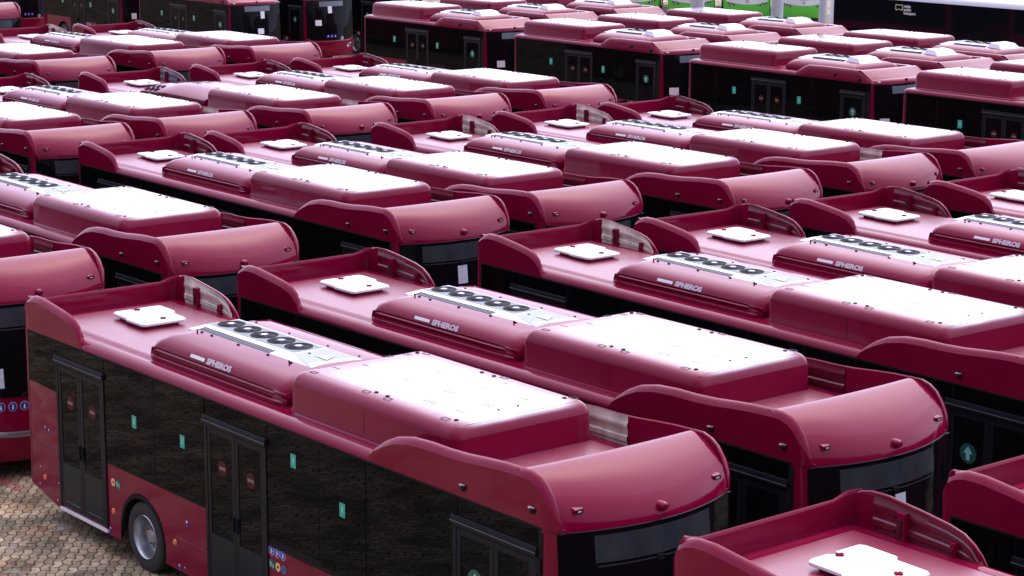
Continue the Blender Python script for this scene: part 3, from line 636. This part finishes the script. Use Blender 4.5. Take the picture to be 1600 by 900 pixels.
# ------------------------------------------------------------------ short bus (battery at the rear of the roof, unit near the front)
def build_short():
    L=[]; A=lambda n,me,p=None,k=None: L.append((n,me,p,k))
    fr=FRS
    A('body',body_mesh('short_body_mesh',-4.02,fr,(-1.95,2.0),zroof=2.90),None,'body')
    for x0,x1,z0 in ((-3.82,-2.75,1.32),(-2.745,-1.165,1.32),(-1.155,.285,2.545),(.295,1.30,1.32),(1.305,2.485,1.10),(2.495,3.60,2.50)):
        A('window',pane(x0,x1,z0,2.722,Mglass).mesh('window_mesh'))
    ed=MB(); ed.box(-3.86,-1.15,-1.2772,-1.274,1.30,2.73,Mrub); ed.box(-1.16,.30,-1.2772,-1.274,2.5,2.73,Mrub); ed.box(.29,2.49,-1.2772,-1.274,1.2,2.73,Mrub); ed.box(2.48,3.64,-1.2772,-1.274,1.0,2.73,Mrub); ed.box(-3.86,3.62,-1.279,-1.275,2.728,2.748,Mrub); ed.box(3.48,3.60,-1.283,-1.275,1.1,2.49,Mrub); ed.box(3.50,3.515,-1.287,-1.283,1.1,2.70,Mfrm); A('window_seal',ed.mesh('window_seal_mesh'))
    door_parts(L,-1.15,.29,.36,2.50,signs='no_entry',key='d1')
    door_parts(L,2.49,3.46,.36,2.45,signs='arrow',key='d2',leaves=1)
    for x0,x1 in ((-3.82,-2.4),(-2.39,-1.0),(-.99,.5),(.51,2.0),(2.01,3.5)): A('window',pane(x0,x1,1.32,2.722,Mglass,side=1).mesh('left_window_mesh'))
    for x,z in ((-1.91,2.06),(.83,2.01)):
        s=MB(); s.box(x-.075,x+.075,-1.2835,-1.2812,z-.11,z+.11,Mgreen); s.box(x-.03,x+.03,-1.2845,-1.2836,z-.04,z+.05,Mlite); A('exit_sticker',s.mesh('exit_sticker_mesh'))
    for x,z in ((.45,1.10),(.60,1.10),(.75,1.10)):
        s=MB(); s.disc(x,-1.2779,z,.062,Mwhite2); s.disc(x,-1.2787,z,.056,Mblue); s.box(x-.012,x+.012,-1.2797,-1.2788,z-.03,z+.03,Mwhite2); A('access_sign',s.mesh('access_sign_mesh'))
    for x in (2.28,):
        s=MB(); s.disc(x,-1.2779,1.0,.065,Mcreamring,r0=.02); A('emergency_valve_label',s.mesh('emergency_valve_label_mesh')); s=MB(); s.box(x-.22,x-.09,-1.2785,-1.276,.94,1.06,Mdgreen); A('label_plate',s.mesh('label_plate_mesh'))
    for wx in (-1.95,2.0):
        for sgn in (-1,1):
            k='w%g%d'%(wx,sgn); L.append(('wheel','EMPTY:%g,%g,%g,%g'%(wx,sgn*1.115,.48,0 if sgn<0 else math.pi),None,k)); L.append(('tyre',TYRE,k,None)); L.append(('rim',RIM,k,None))
    A('windscreen',front_sheet(FRS,-1.215,1.215,1.0,2.715,.016,Mws,'windscreen_mesh',nz=14,zf=lambda y,z:(.12*max(0,(abs(y)-.9)/.315)**2)*max(0,1-(z-1.0)/.3)),None,'ws')
    A('destination_display',front_sheet(FRS,-.62,.62,2.44,2.66,.021,mat('pale_display_glass',(.12,.15,.17),.3),'destination_display_mesh',nz=2),'ws')
    mb=MB(); rr=[]
    for z,o in ((.86,.01),(.89,.03),(.93,.035),(.965,.012)):
        rr.append([(4.085-.29*(min(abs(y),1.115)/1.115)**2+o,y,z+.10*max(0,(abs(y)-.85)/.32)**2) for y in [-1.17+2.34*k/26 for k in range(27)]])
    mb.grid(rr,Mp,True); A('bumper_trim',mb.mesh('bumper_lip_mesh'))
    for sgn in(-1,1):
        mb=MB(); vs=[]
        for k in range(14):
            a=2*math.pi*k/14; y=sgn*.93+.17*math.cos(a); z=.74+.075*math.sin(a)+sgn*.3*.17*math.cos(a); vs.append((4.085-.29*(min(1.1,abs(y))/1.115)**2+.02,y,z))
        mb.add(vs,[tuple(range(14))],Mlens); mb.disc(3.93,sgn*.90,.74,.05,Mblk,'x',12); mb.disc(3.92,sgn*1.0,.76,.04,Mblk,'x',12); A('headlight',mb.mesh('headlight_mesh',fix=False))
    for y in (-.30,-.12,.06):
        s=MB(); x=4.085-.29*(y/1.115)**2+.012; s.disc(x+.003,y,1.16,.07,Mblue,'x'); s.box(x+.004,x+.008,y-.015,y+.015,1.13,1.19,Mwhite2); A('access_sign',s.mesh('front_access_sign_mesh',fix=False))
    s=MB(); x=4.10
    s.disc(x+.004,.42,1.05,.075,Mwhite2,'x',24,r0=.055); s.box(x,x+.006,.40,.44,1.03,1.08,Mwhite2); A('badge',s.mesh('badge_mesh',fix=False))
    # front cowl
    tab=[(.42,2.76),(.62,2.85),(.80,2.97),(.95,3.05),(1.10,3.09),(1.6,3.10),(2.86,3.10),(3.10,3.085),(3.22,3.03),(3.40,2.94),(3.58,2.84),(3.69,2.76)]
    def wing(side):
        mb=MB(); rows=[]
        for x in xs_for(tab):
            zt=interp(tab,x); h=max(.012,zt-2.745); k=min(1,h/.3)
            rows.append([(x,side*1.277,2.742),(x,side*1.268,2.742+h*.5),(x,side*1.245,2.742+h*.8),(x,side*(1.20),2.742+h*.97),(x,side*(1.16),2.742+h),(x,side*1.02,2.742+h*.98),(x,side*.98,2.742+h*.8),(x,side*.97,2.80)])
        mb.grid(rows,Mp,True,closed=True,caps=True); return mb.mesh('cowl_wing_mesh',sharp=50)
    A('front_cowl',wing(-1),None,'fc'); A('cowl_wing',wing(1),'fc')
    s=MB(); s.grid([[(x,-1.2795,z),(x,-1.2785,z+.012)] for x,z in ((1.15,2.80),(1.5,2.93),(1.75,2.955),(2.9,2.945),(3.15,2.90))],Mseam,False); A('cowl_crease',s.mesh('cowl_crease_mesh',fix=False),'fc')
    mb=MB(); rows=[]
    prof=[(3.685,2.742,.20),(3.65,2.79,.19),(3.58,2.85,.165),(3.45,2.93,.12),(3.33,3.0,.08),(3.22,3.065,.05),(3.16,3.09,.03),(3.10,3.09,.02),(3.06,3.05,.01),(3.05,2.88,0)]
    for k in range(25):
        y=-1.21+2.42*k/24; q=max(0,1-(y/1.12)**2); rows.append([(x+b*q,y,z) for x,z,b in prof])
    mb.grid(rows,Mp,True); A('visor',mb.mesh('visor_mesh'),'fc')
    s=MB(); s.box(3.70,3.745,-1.08,-.98,2.775,2.80,Mwhite2); A('clearance_lamp',s.mesh('clearance_lamp_mesh'),'fc'); s=MB(); s.box(3.70,3.745,.98,1.08,2.775,2.80,Mwhite2); A('clearance_lamp',s.mesh('clearance_lamp_mesh'),'fc')
    s=MB(); s.lathe([(.001,.05),(.03,.045),(.045,.02),(.045,-.03)],Mp,c=(3.86,0,2.82),axis='z',n=12); A('front_camera',s.mesh('front_camera_mesh'),'fc')
    for x,z in ((2.24,2.89),(3.2,2.82)):
        s=MB(); s.lathe([(.001,-.05),(.035,-.045),(.048,-.03),(.05,.0)],Mblk,c=(x,-1.27,z),n=12); s.box(x-.10,x+.04,-1.30,-1.268,z-.02,z+.0,Mblk); A('side_camera',s.mesh('side_camera_mesh'),'fc')
    # unit
    stn=[(.0,.05),(.02,.35),(.08,.6),(.18,.8),(.35,.95),(.6,1),(1.2,1),(1.8,1),(2.2,.97),(2.45,.90),(2.6,.75),(2.70,.5),(2.74,.1)]
    base=[(-1.03,0),(-1.03,.09),(-1.0,.15),(-.92,.22),(-.80,.275),(-.65,.31),(-.45,.33),(0,.34),(.45,.33),(.65,.31),(.8,.275),(.92,.22),(1.0,.15),(1.03,.09),(1.03,0)]
    mb=MB(); rows=[[(x,y,2.885+min(z,z*s if s>.99 else .34*s)) for y,z in base] for x,s in stn]
    mb.grid(rows,Mp,True,caps=True); A('ac_shroud',mb.mesh('ac_shroud_mesh',merge=1e-5,sharp=50),None,'ac')
    mb=MB(); lo=[(.10,-.62),(1.98,-.62),(1.98,.55),(.10,.55)]; hi=[(.34,-.42),(1.95,-.42),(1.95,.40),(.34,.40)]
    mb.add([(*p,3.185) for p in lo]+[(*p,3.275) for p in hi],[(0,1,5,4),(1,2,6,5),(2,3,7,6),(3,0,4,7)],Mwhite); mb.add([(*p,3.275) for p in hi],[(0,1,2,3)],Munit); mb.box(.62,1.92,-.26,.36,3.2755,3.279,Mdeck)
    A('ac_unit',mb.mesh('ac_unit_mesh'),'ac')
    g=MB(); g.add([(.62,-.575,3.209),(1.93,-.575,3.209),(1.93,-.47,3.256),(.62,-.47,3.256)],[(0,1,2,3)],Mblk); A('grille',g.mesh('ac_grille_mesh',fix=False),'ac')
    for k in range(3):
        f=MB(); cx=.85+.42*k; f.disc(cx,.05,3.283,.19,Mblk,'z',24); f.lathe([(.195,-.003),(.19,.014),(.175,.014)],Mblk,c=(cx,.05,3.282),axis='z',n=24); f.lathe([(.05,.002),(.05,.010),(.001,.012)],Mhub,c=(cx,.05,3.282),axis='z',n=16); A('fan',f.mesh('fan_mesh',fix=False),'ac')
    mb=MB()
    v=[(1.99,-.40,3.36),(1.99,.36,3.36),(2.34,.38,3.325),(2.34,-.42,3.325),(2.50,.46,3.18),(2.50,-.50,3.18),(1.94,-.50,3.12),(1.94,.46,3.12),(2.53,.46,3.02),(2.53,-.50,3.02),(1.94,-.50,3.02),(1.94,.46,3.02)]
    mb.add(v,[(0,3,2,1),(3,5,4,2),(0,6,5,3),(1,2,4,7),(0,1,7,6),(5,9,8,4),(6,10,9,5),(4,8,11,7)],Mwhite)
    A('fan_box',mb.mesh('fan_box_mesh',sharp=10),'ac'); s=MB(); s.add([(2.517,-.44,3.05),(2.517,.40,3.05),(2.492,.40,3.165),(2.492,-.44,3.165)],[(0,1,2,3)],Mgrille); s.v=[(a+.02,b,c) for a,b,c in s.v]; A('grille',s.mesh('front_grille_mesh',fix=False),'ac')
    A('battery_housing',rbox_mesh(-3.83,-.52,1.0,2.88,3.345,Mcover2),None,'bat')
    for x,y in ((-2.35,-.77),(-2.15,-.77),(-.85,-.78),(-3.6,.76),(-2.35,.77),(-2.15,.77),(-.85,.77)):
        s=MB(); s.lathe([(.001,.010),(.028,.010),(.032,0)],Mblk,c=(x,y,3.3452),axis='z',n=8); A('cover_bolt',s.mesh('cover_bolt_mesh'),'bat')
    for x,y in ((-3.55,-.80),(-2.45,-.83),(-2.0,-.83),(-.95,-.83)):
        s=MB(); s.box(x-.06,x+.06,y-.03,y-.02,3.3455,3.3482,Mseam); s.box(x-.06,x-.05,y-.03,y+.03,3.3455,3.3482,Mseam); A('cover_latch',s.mesh('cover_latch_mesh'),'bat')
    return L
# ------------------------------------------------------------------ instancing
def tree(L,name,label,cat,group,loc,rz=0,swap=None,drop=()):
    root=bpy.data.objects.new(name,None); COL.objects.link(root); root.empty_display_size=.3
    root.location=loc; root.rotation_euler=(0,0,rz); root['label']=label; root['category']=cat
    if group: root['group']=group
    keys={}
    for n,me,par,key in L:
        if n in drop: continue
        if isinstance(me,str):
            o=bpy.data.objects.new(n,None); x,y,z,r=map(float,me[6:].split(',')); o.location=(x,y,z); o.rotation_euler=(0,0,r); o.empty_display_size=.1
        else: o=bpy.data.objects.new(n,me)
        COL.objects.link(o); o.parent=keys[par] if par in keys else root
        if key: keys[key]=o
        if swap and key in swap and swap[key] is not None:
            o.material_slots[0].link='OBJECT'; o.material_slots[0].material=swap[key]
    return root
LONG=build_long(); 
COVER=covered_ac()
LONG_COV=[e for e in LONG if not (e[3]=='ac' or e[2]=='ac')]+COVER
SHORT=build_short()
Cc,Mm,Gg=Mcream,Minner,Mgreyin
G1='long maroon buses parked nose to tail in ranks'
longs=[
 (0,0,0,Cc,Cc,'nearest maroon bus, its side doors and rear wheel in full view on the paving'),
 (-.07,3.631,.013,Mm,Mm,'maroon bus right behind the nearest one, entire white battery cover in view, maroon-lined cowls'),
 (.077,8.042,-.012,Cc,Mm,'maroon bus in the nearest rank, cream-lined tail cowl, third from the front'),
 (.469,11.121,-.018,Mm,Mm,'maroon bus in the nearest rank, fourth back, battery cover cut by right photo edge'),
 (.712,14.672,-.025,Mm,Mm,'maroon bus in the nearest rank, fifth back, its roof fans cut by right photo edge'),
 (.80,18.4,-.004,Mm,Mm,'maroon bus at the right edge, only rear cowl and half a white hatch showing'),
 (13.52,-.02,.012,Mm,Mm,'maroon bus cut by the bottom edge, only tail cowl and large white hatch showing'),
 (13.676,3.6,0,Mm,Mm,'maroon bus low at the right edge, only a rear cowl wing showing'),
 (-13.606,-.118,-.012,Mm,Mm,'maroon bus at the left edge with blue discs on its bumper, behind the nearest tail'),
 (-13.677,3.465,.003,Mm,Mm,'maroon bus in the second rank, its roof fans cut by the left photo edge'),
 (-13.738,8.044,-.003,Mm,Mm,'maroon bus in the second rank with a white notice on its windscreen'),
 (-13.608,11.115,.008,Mm,Mm,'maroon bus in the second rank, right behind the one with the windscreen notice'),
 (-12.574,14.922,.006,Cc,Mm,'maroon bus in the second rank, cream lining in its rear cowl, maroon in front'),
 (-12.579,18.486,.011,Cc,Cc,'maroon bus in the second rank, cream lining in both rear and front cowls'),
 (-12.408,21.676,.013,Mm,Mm,'maroon bus, last of the second rank, right before the row of short buses'),
 (-26.685,7.669,-.002,Mm,Mm,'maroon bus in the third rank, only battery cover and front cowl showing at left'),
 (-26.92,10.957,.018,Mm,Cc,'maroon bus in the third rank, its white hatch cut by the left photo edge'),
 (-26.259,14.63,-.002,Gg,Cc,'maroon bus with a closed vented maroon cover over its roof fans'),
 (-26.217,18.161,0,Mm,Mm,'maroon bus in the third rank, right behind the one with the vented fan cover'),
 (-26.134,21.607,.010,Mm,Mm,'maroon bus, last of the third rank, right before the leftmost short bus'),
 (-40.51,14.675,.016,Mm,Mm,'small far maroon bus at the left edge, fourth rank, only its front half showing'),
 (-40.996,18.754,.012,Cc,Mm,'far maroon bus in the fourth rank with cream lining in its rear cowl'),
 (-40.584,22.01,.012,Mm,Mm,'far maroon bus, last of the fourth rank, just below two windscreens with papers'),
 (-61.439,22.034,0,Mm,Mm,'farthest long maroon bus, top left corner, only its pink front cowl showing'),
]
 
for x,y in ((13.7,7.6),(13.7,11.3),(13.8,14.9),(13.9,18.6),(.9,22.2),(-27,3.5),(-27,-.1),(-27,-3.8),(-40.6,10.7),(-40.6,7.0),(-40.6,3.4)):  # unseen buses continuing the ranks, added for reflections and shade
    tree(LONG,'city_bus','unseen maroon bus added to the ranks for reflections and shade beyond the %s photo edge'%('right' if x>0 else 'left'),'bus',G1,(x,y,0),0,{'LIN1':Mm,'LIN2':Mm})
notices={(-13.738,8.044):(5.93,-.10,2.11,.20,.32),(-.07,3.631):(5.93,0.0,2.20,.18,.14),(-13.606,-.118):(5.93,-.74,1.60,.18,.30)}
roots={}
for (x,y,rz,l1,l2,lab) in longs:
    cov='vented maroon cover' in lab
    rt=tree(LONG_COV if cov else LONG,'city_bus',lab,'bus',G1,(x,y,0),rz,{'LIN1':l1,'LIN2':l2})
    roots[(x,y)]=rt
    if (x,y) in notices:
        nx,ny,nz,w_,h_=notices[(x,y)]
        nme=front_sheet(FRL,ny-w_/2,ny+w_/2,nz-h_/2,nz+h_/2,.024,Mpaper,'notice_mesh',4,2)
        ws=[c for c in rt.children if c.name.startswith('windscreen')][0]
        o=bpy.data.objects.new('notice',nme); COL.objects.link(o); o.parent=ws
G2='short maroon buses in the far rows'
shorts=[
 (-43.9,35.2,0,'leftmost short maroon bus with its complete dark side and roof in view',0),
 (-33.8,34.6,0,'short maroon bus with an orange ring label beside its front door, left of centre',0),
 (-23.7,33.5,0,'short maroon bus with complete side in view, third from left in the front short row',0),
 (-14.2,32.7,0,'short maroon bus cut by the right edge, its dark rear side windows in view',0),
 (-44.7,39.1,0,'short maroon bus right behind the leftmost short one with a full side in view',0),
 (-34.1,38.3,0,'short maroon bus, second row, right behind the one with the orange ring label',0),
 (-23.9,37.2,0,'short maroon bus, second short row, right side, white fan box by its front cowl',0),
 (-14.6,36.4,0,'short maroon bus at right edge, second row, only a corner of battery cover showing',0),
 (-45.2,43.0,0,'short maroon bus in the third row, cut by the top edge left of green buses',0),
 (-34.7,42.3,0,'short maroon bus in the third row, directly below the green bus fronts',0),
 (-24.1,40.5,0,'short maroon bus in the third row, directly below the black and white bus',0),
 (-60.1,34.3,0,'short maroon bus at the top edge, white sheet low on its windscreen, roof cropped',0),
 (-60.6,38.4,0,'short maroon bus at the top edge, windscreen ending above a pale headlight, blue discs',0),
 (-60.8,42.4,0,'short maroon bus at the top edge just left of the leftmost short bus shown whole',0),
 (-69.4,34.3,0,'short maroon bus in the top left with a red panel under its side windows',0),
 (-79.1,33.2,0,'short maroon bus in the top left corner, only its front headlight corner visible',0),
]
snot={0:[(-.71,1.54,.30,.24)],1:[(-.87,1.52,.32,.24)],2:[(-.90,1.62,.30,.24)],11:[(.07,1.60,.30,.24),(.21,2.28,.20,.30)],12:[(-.70,1.75,.28,.24),(-.12,2.30,.20,.30)],14:[(-.74,1.66,.22,.26)]}
for i,(x,y,rz,lab,_) in enumerate(shorts):
    rt=tree(SHORT,'midi_bus',lab,'bus',G2,(x,y,0),rz)
    for ny,nz,w_,h_ in snot.get(i,[]):
        nme=front_sheet(FRS,ny-w_/2,ny+w_/2,nz-h_/2,nz+h_/2,.024,Mwhite2,'notice_mesh',4,2)
        ws=[c for c in rt.children if c.name.startswith('windscreen')][0]
        o=bpy.data.objects.new('notice',nme); COL.objects.link(o); o.parent=ws
# ------------------------------------------------------------------ black and white bus beyond
def build_bw():
    L=[]; A=lambda n,me,p=None,k=None: L.append((n,me,p,k))
    mb=MB(); rows=[]
    for z,ins in ((.3,0),(1.0,0),(3.3,0),(3.42,.03),(3.5,.10),(3.54,.22)): rows.append([(x,y,z) for x,y in outline(-6.1,6.1,5.9,ins)])
    mb.grid(rows,Mbwhite,True,True); n=len(rows[0]); mb.add(rows[-1],[tuple(range(n))],Mbwhite); A('body',mb.mesh('bw_body_mesh',merge=1e-5))
    for k in range(8): A('window',pane(max(-5.80,-5.93+k*1.47-.006),-5.93+(k+1)*1.47+.004,.55,3.27,Mbblk).mesh('window_mesh'))
    s=MB(); x0,z0=-2.42,3.10
    pts=[(0,0),(.56,0),(.56,-.30),(.46,-.34),(.38,-.28),(.20,-.28),(.12,-.34),(0,-.30)]
    pts=[(x0+a*.72,z0+b*.72) for a,b in pts]; cx=x0+.20; cz=z0-.11; ins=[(cx+(a-cx)*.82,cz+(b-cz)*.70) for a,b in pts]; m_=mat('pale_lime_mark',(.45,.62,.30),.5)
    s.add([(a,-1.284,b) for a,b in pts]+[(a,-1.284,b) for a,b in ins],[(k,(k+1)%8,8+(k+1)%8,8+k) for k in range(8)],m_); A('logo_mark',s.mesh('logo_mark_mesh',fix=False))
    t=xf(text_mesh('malta\npublic\ntransport',.165,Mwhite2,'logo_lettering_mesh',bold=.004),Matrix.Translation((x0+.45,-1.2845,z0-.10))@Matrix.Rotation(R(90),4,'X')); A('logo_lettering',t)
    for wx in (-2.8,3.0):
        for sgn in(-1,1):
            k='w%g%d'%(wx,sgn); L.append(('wheel','EMPTY:%g,%g,%g,%g'%(wx,sgn*1.17,.48,0 if sgn<0 else math.pi),None,k)); L.append(('tyre',TYRE,k,None)); L.append(('rim',RIM,k,None))
    s=MB(); s.box(1.0,1.9,-.4,.4,3.54,3.62,Mbwhite); s.box(-3.5,-1.0,-.8,.8,3.54,3.70,Mbwhite); A('roof_unit',s.mesh('roof_unit_mesh'))
    return L
tree(build_bw(),'city_bus','large bus with black glazed side and white roof at the top right, small white lettering','bus',None,(-34.8,54.2,0),0)
# ------------------------------------------------------------------ green and white buses
def build_green():
    L=[]; A=lambda n,me,p=None,k=None: L.append((n,me,p,k))
    mb=MB(); rows=[]
    for z,xc,xk in ((.3,5.9,5.72),(.6,5.98,5.78),(1.2,5.98,5.8),(2.9,5.85,5.7),(3.05,5.8,5.6)): rows.append([(x,y,z) for x,y in outline(-6,xc,xk)])
    mb.grid(rows,Mlime,True,True); n=len(rows[0]); mb.add(rows[-1],[tuple(range(n))],Mbwhite); A('body',mb.mesh('green_body_mesh',merge=1e-5))
    def strip(z0,z1,m,nm,curve=.0,off=.01,hw=1.12):
        mb=MB(); ra=[];rb=[]
        for k in range(21):
            y=-hw+2*hw*k/20; x=5.98-.19*(y/1.115)**2+off; c=curve*(abs(y)/hw)**2
            ra.append((x,y,z0+c)); rb.append((x-.03*(z1-z0),y,z1+c*1.6))
        mb.grid([ra,rb],m); A(nm,mb.mesh(nm+'_mesh'),None,None)
    strip(1.62,2.85,Mws,'windscreen'); strip(.93,1.22,Mbwhite,'front_band',.16,.012)
    for sgn in(-1,1):
        mb=MB(); pts=[(.62,.86),(1.0,.92),(1.08,1.02),(.80,1.0)]; mb.add([(5.98-.19*(abs(a)/1.115)**2+.03,sgn*a,b) for a,b in pts],[(0,1,2,3)],Mblk)
        mb.disc(5.93,sgn*.82,.93,.045,Mlens,'x',12); mb.disc(5.9,sgn*.95,.96,.04,Mlens,'x',12); A('headlight',mb.mesh('headlight_mesh',fix=False))
    s=MB(); s.disc(6.0,.0,1.10,.08,Mchrome,'x',20,r0=.06); s.box(6.0,6.004,-.02,.02,1.07,1.13,Mchrome); A('badge',s.mesh('badge_mesh',fix=False))
    s=MB(); s.box(5.99,6.0,.35,.62,1.40,1.56,mat('blue_plate',(.03,.25,.45),.5)); s.box(5.99,6.0,.64,.85,1.42,1.55,Myel); A('label_plate',s.mesh('label_plate_mesh'))
    mb=MB()
    for y0,y1,z1 in ((-.55,-.1,2.0),(.9,.6,2.1)):
        a=Vector((6.02,y0,1.50)); b=Vector((5.98,y1,z1)); q=(b-a).normalized(); s1=Vector((0,-q.z,q.y))*.02; n=Vector((.03,0,0))
        mb.add([a-s1+n,a+s1+n,b+s1+n,b-s1+n],[(0,1,2,3)],Mblk)
    A('wiper',mb.mesh('wiper_mesh',fix=False))
    for sgn in(-1,1): A('window',pane(-5.8,5.4,1.3,2.8,Mglass,side=sgn).mesh('window_mesh'))
    for wx in (-2.8,3.0):
        for sgn in(-1,1):
            k='w%g%d'%(wx,sgn); L.append(('wheel','EMPTY:%g,%g,%g,%g'%(wx,sgn*1.17,.48,0 if sgn<0 else math.pi),None,k)); L.append(('tyre',TYRE,k,None)); L.append(('rim',RIM,k,None))
    return L
GREEN=build_green()
ga=R(-44)
base=Vector((-59.0,70.6,0)); perp=Vector((-math.sin(ga),math.cos(ga),0)); fw=Vector((math.cos(ga),math.sin(ga),0))
glab=['green and white bus front framed between the grey round column and the white bus corner','green and white bus front between the two grey columns','green and white bus front just left of the left grey column','green and white bus at the top edge, second from left of the green ones','leftmost green and white bus at the top edge, only a sliver of lower front showing']
for k in range(5):
    p=base-perp*3.02*k-fw*(5.9+.5*k)
    tree(GREEN,'city_bus',glab[k],'bus','green and white buses beyond the maroon rows',p,ga)
# ------------------------------------------------------------------ columns
def column(x,y,r,h,lab):
    mb=MB(); mb.lathe([(r+.12,0),(r+.12,.10),(r+.02,.14),(r,.16),(r,1.2),(r-.004,1.21),(r,1.22),(r,h-.4),(r+.1,h-.1),(r+.1,h)],Mconc,c=(0,0,0),axis='z',n=28)
    mb.disc(0,0,h,r+.1,Mconc,'z')
    o=bpy.data.objects.new('column',mb.mesh('column_mesh')); COL.objects.link(o); o.location=(x,y,0); o['label']=lab; o['category']='column'; o['group']='grey round columns by the green buses'
column(-53.0,62.36,.30,7,'grey round column standing between two green and white buses, the middle one of three')
column(-56.4,60.2,.34,7,'leftmost grey round column, in front of the green and white buses')
column(-52.4,65.0,.20,7,'slim grey column close beside the white corner of the black and white bus')
# ------------------------------------------------------------------ ground
def ground():
    m=bpy.data.materials.new('interlocking_pavers'); m.use_nodes=True; t=m.node_tree; L=t.links; b=t.nodes['Principled BSDF']
    tcn=t.nodes.new('ShaderNodeTexCoord'); mp=t.nodes.new('ShaderNodeMapping'); mp.inputs['Rotation'].default_value=(0,0,R(38)); L.new(tcn.outputs['Object'],mp.inputs['Vector'])
    sp=t.nodes.new('ShaderNodeSeparateXYZ'); L.new(mp.outputs[0],sp.inputs[0])
    def mth(op,a,bb=None,clamp=False):
        q=t.nodes.new('ShaderNodeMath'); q.operation=op; q.use_clamp=clamp
        for i,v in enumerate((a,bb)):
            if v is None: continue
            if isinstance(v,(int,float)): q.inputs[i].default_value=v
            else: L.new(v,q.inputs[i])
        return q.outputs[0]
    # zig-zag edged blocks: shift rows by a triangle wave
    bw,bh=.25,.125
    u=sp.outputs['X']; v=sp.outputs['Y']
    tri=mth('PINGPONG',u,bw/2)                       # 0..bw/2
    v2=mth('ADD',v,mth('MULTIPLY',tri,.34))
    tri2=mth('PINGPONG',v,bh/1.0)
    u2=mth('ADD',u,mth('MULTIPLY',tri2,.18))
    cb=t.nodes.new('ShaderNodeCombineXYZ'); L.new(u2,cb.inputs[0]); L.new(v2,cb.inputs[1])
    br=t.nodes.new('ShaderNodeTexBrick'); L.new(cb.outputs[0],br.inputs['Vector']); br.offset=.5
    br.inputs['Scale'].default_value=1; br.inputs['Brick Width'].default_value=bw; br.inputs['Row Height'].default_value=bh; br.inputs['Mortar Size'].default_value=.010; br.inputs['Mortar Smooth'].default_value=.4
    br.inputs['Color1'].default_value=(.33,.25,.14,1); br.inputs['Color2'].default_value=(.64,.50,.30,1); br.inputs['Mortar'].default_value=(.03,.026,.018,1)
    def noise(sc,det,p0,p1):
        n=t.nodes.new('ShaderNodeTexNoise'); n.inputs['Scale'].default_value=sc; n.inputs['Detail'].default_value=det; L.new(tcn.outputs['Object'],n.inputs['Vector'])
        q=t.nodes.new('ShaderNodeMapRange'); L.new(n.outputs['Fac'],q.inputs['Value']); q.inputs['From Min'].default_value=p0; q.inputs['From Max'].default_value=p1; return q.outputs[0]
    def mix(f,a,c,mode='MIX'):
        q=t.nodes.new('ShaderNodeMixRGB'); q.blend_type=mode
        if isinstance(f,(int,float)): q.inputs['Fac'].default_value=f
        else: L.new(f,q.inputs['Fac'])
        for i,vv in ((1,a),(2,c)):
            if isinstance(vv,tuple): q.inputs[i].default_value=(*vv,1)
            else: L.new(vv,q.inputs[i])
        return q.outputs[0]
    c=br.outputs['Color']
    c=mix(mth('MULTIPLY',noise(.9,6,.50,.66),.65),c,(.88,.54,.38),'MULTIPLY')      # reddish stained areas
    c=mix(mth('MULTIPLY',noise(1.3,7,.46,.60),.85),c,(.36,.34,.31),'MULTIPLY')     # dark damp blotches
    c=mix(mth('MULTIPLY',noise(9,4,.38,.62),.6),c,(.50,.46,.40),'MULTIPLY')
    c=mix(mth('MULTIPLY',noise(2.2,5,.58,.72),.5),c,(.46,.42,.34))
    # worn red line painted on the paving
    mp2=t.nodes.new('ShaderNodeMapping'); mp2.vector_type='POINT'; mp2.inputs['Location'].default_value=(0,.9,0); L.new(tcn.outputs['Object'],mp2.inputs['Vector'])
    s2=t.nodes.new('ShaderNodeSeparateXYZ'); L.new(mp2.outputs[0],s2.inputs[0])
    ly=mth('LESS_THAN',mth('ABSOLUTE',s2.outputs['Y']),.09); lx=mth('MULTIPLY',mth('LESS_THAN',s2.outputs['X'],-7.2),mth('GREATER_THAN',s2.outputs['X'],-12))
    ln=mth('MULTIPLY',mth('MULTIPLY',ly,lx),mth('MULTIPLY',noise(7,5,.30,.55),.8))
    c=mix(ln,c,(.34,.035,.05))
    L.new(c,b.inputs['Base Color'])
    L.new(mth('SUBTRACT',.9,mth('MULTIPLY',noise(1.6,6,.48,.62),.35)),b.inputs['Roughness'])
    bp=t.nodes.new('ShaderNodeBump'); bp.inputs['Strength'].default_value=.8; bp.inputs['Distance'].default_value=.012; bp.invert=True; L.new(br.outputs['Fac'],bp.inputs['Height']); L.new(bp.outputs[0],b.inputs['Normal'])
    return m
mb=MB(); n=12; E_=600
mb.add([(-E_,-E_,0),(E_,-E_,0),(E_,E_,0),(-E_,E_,0)],[(0,1,2,3)],ground())
g=bpy.data.objects.new('pavement',mb.mesh('pavement_mesh')); COL.objects.link(g); g['kind']='structure'
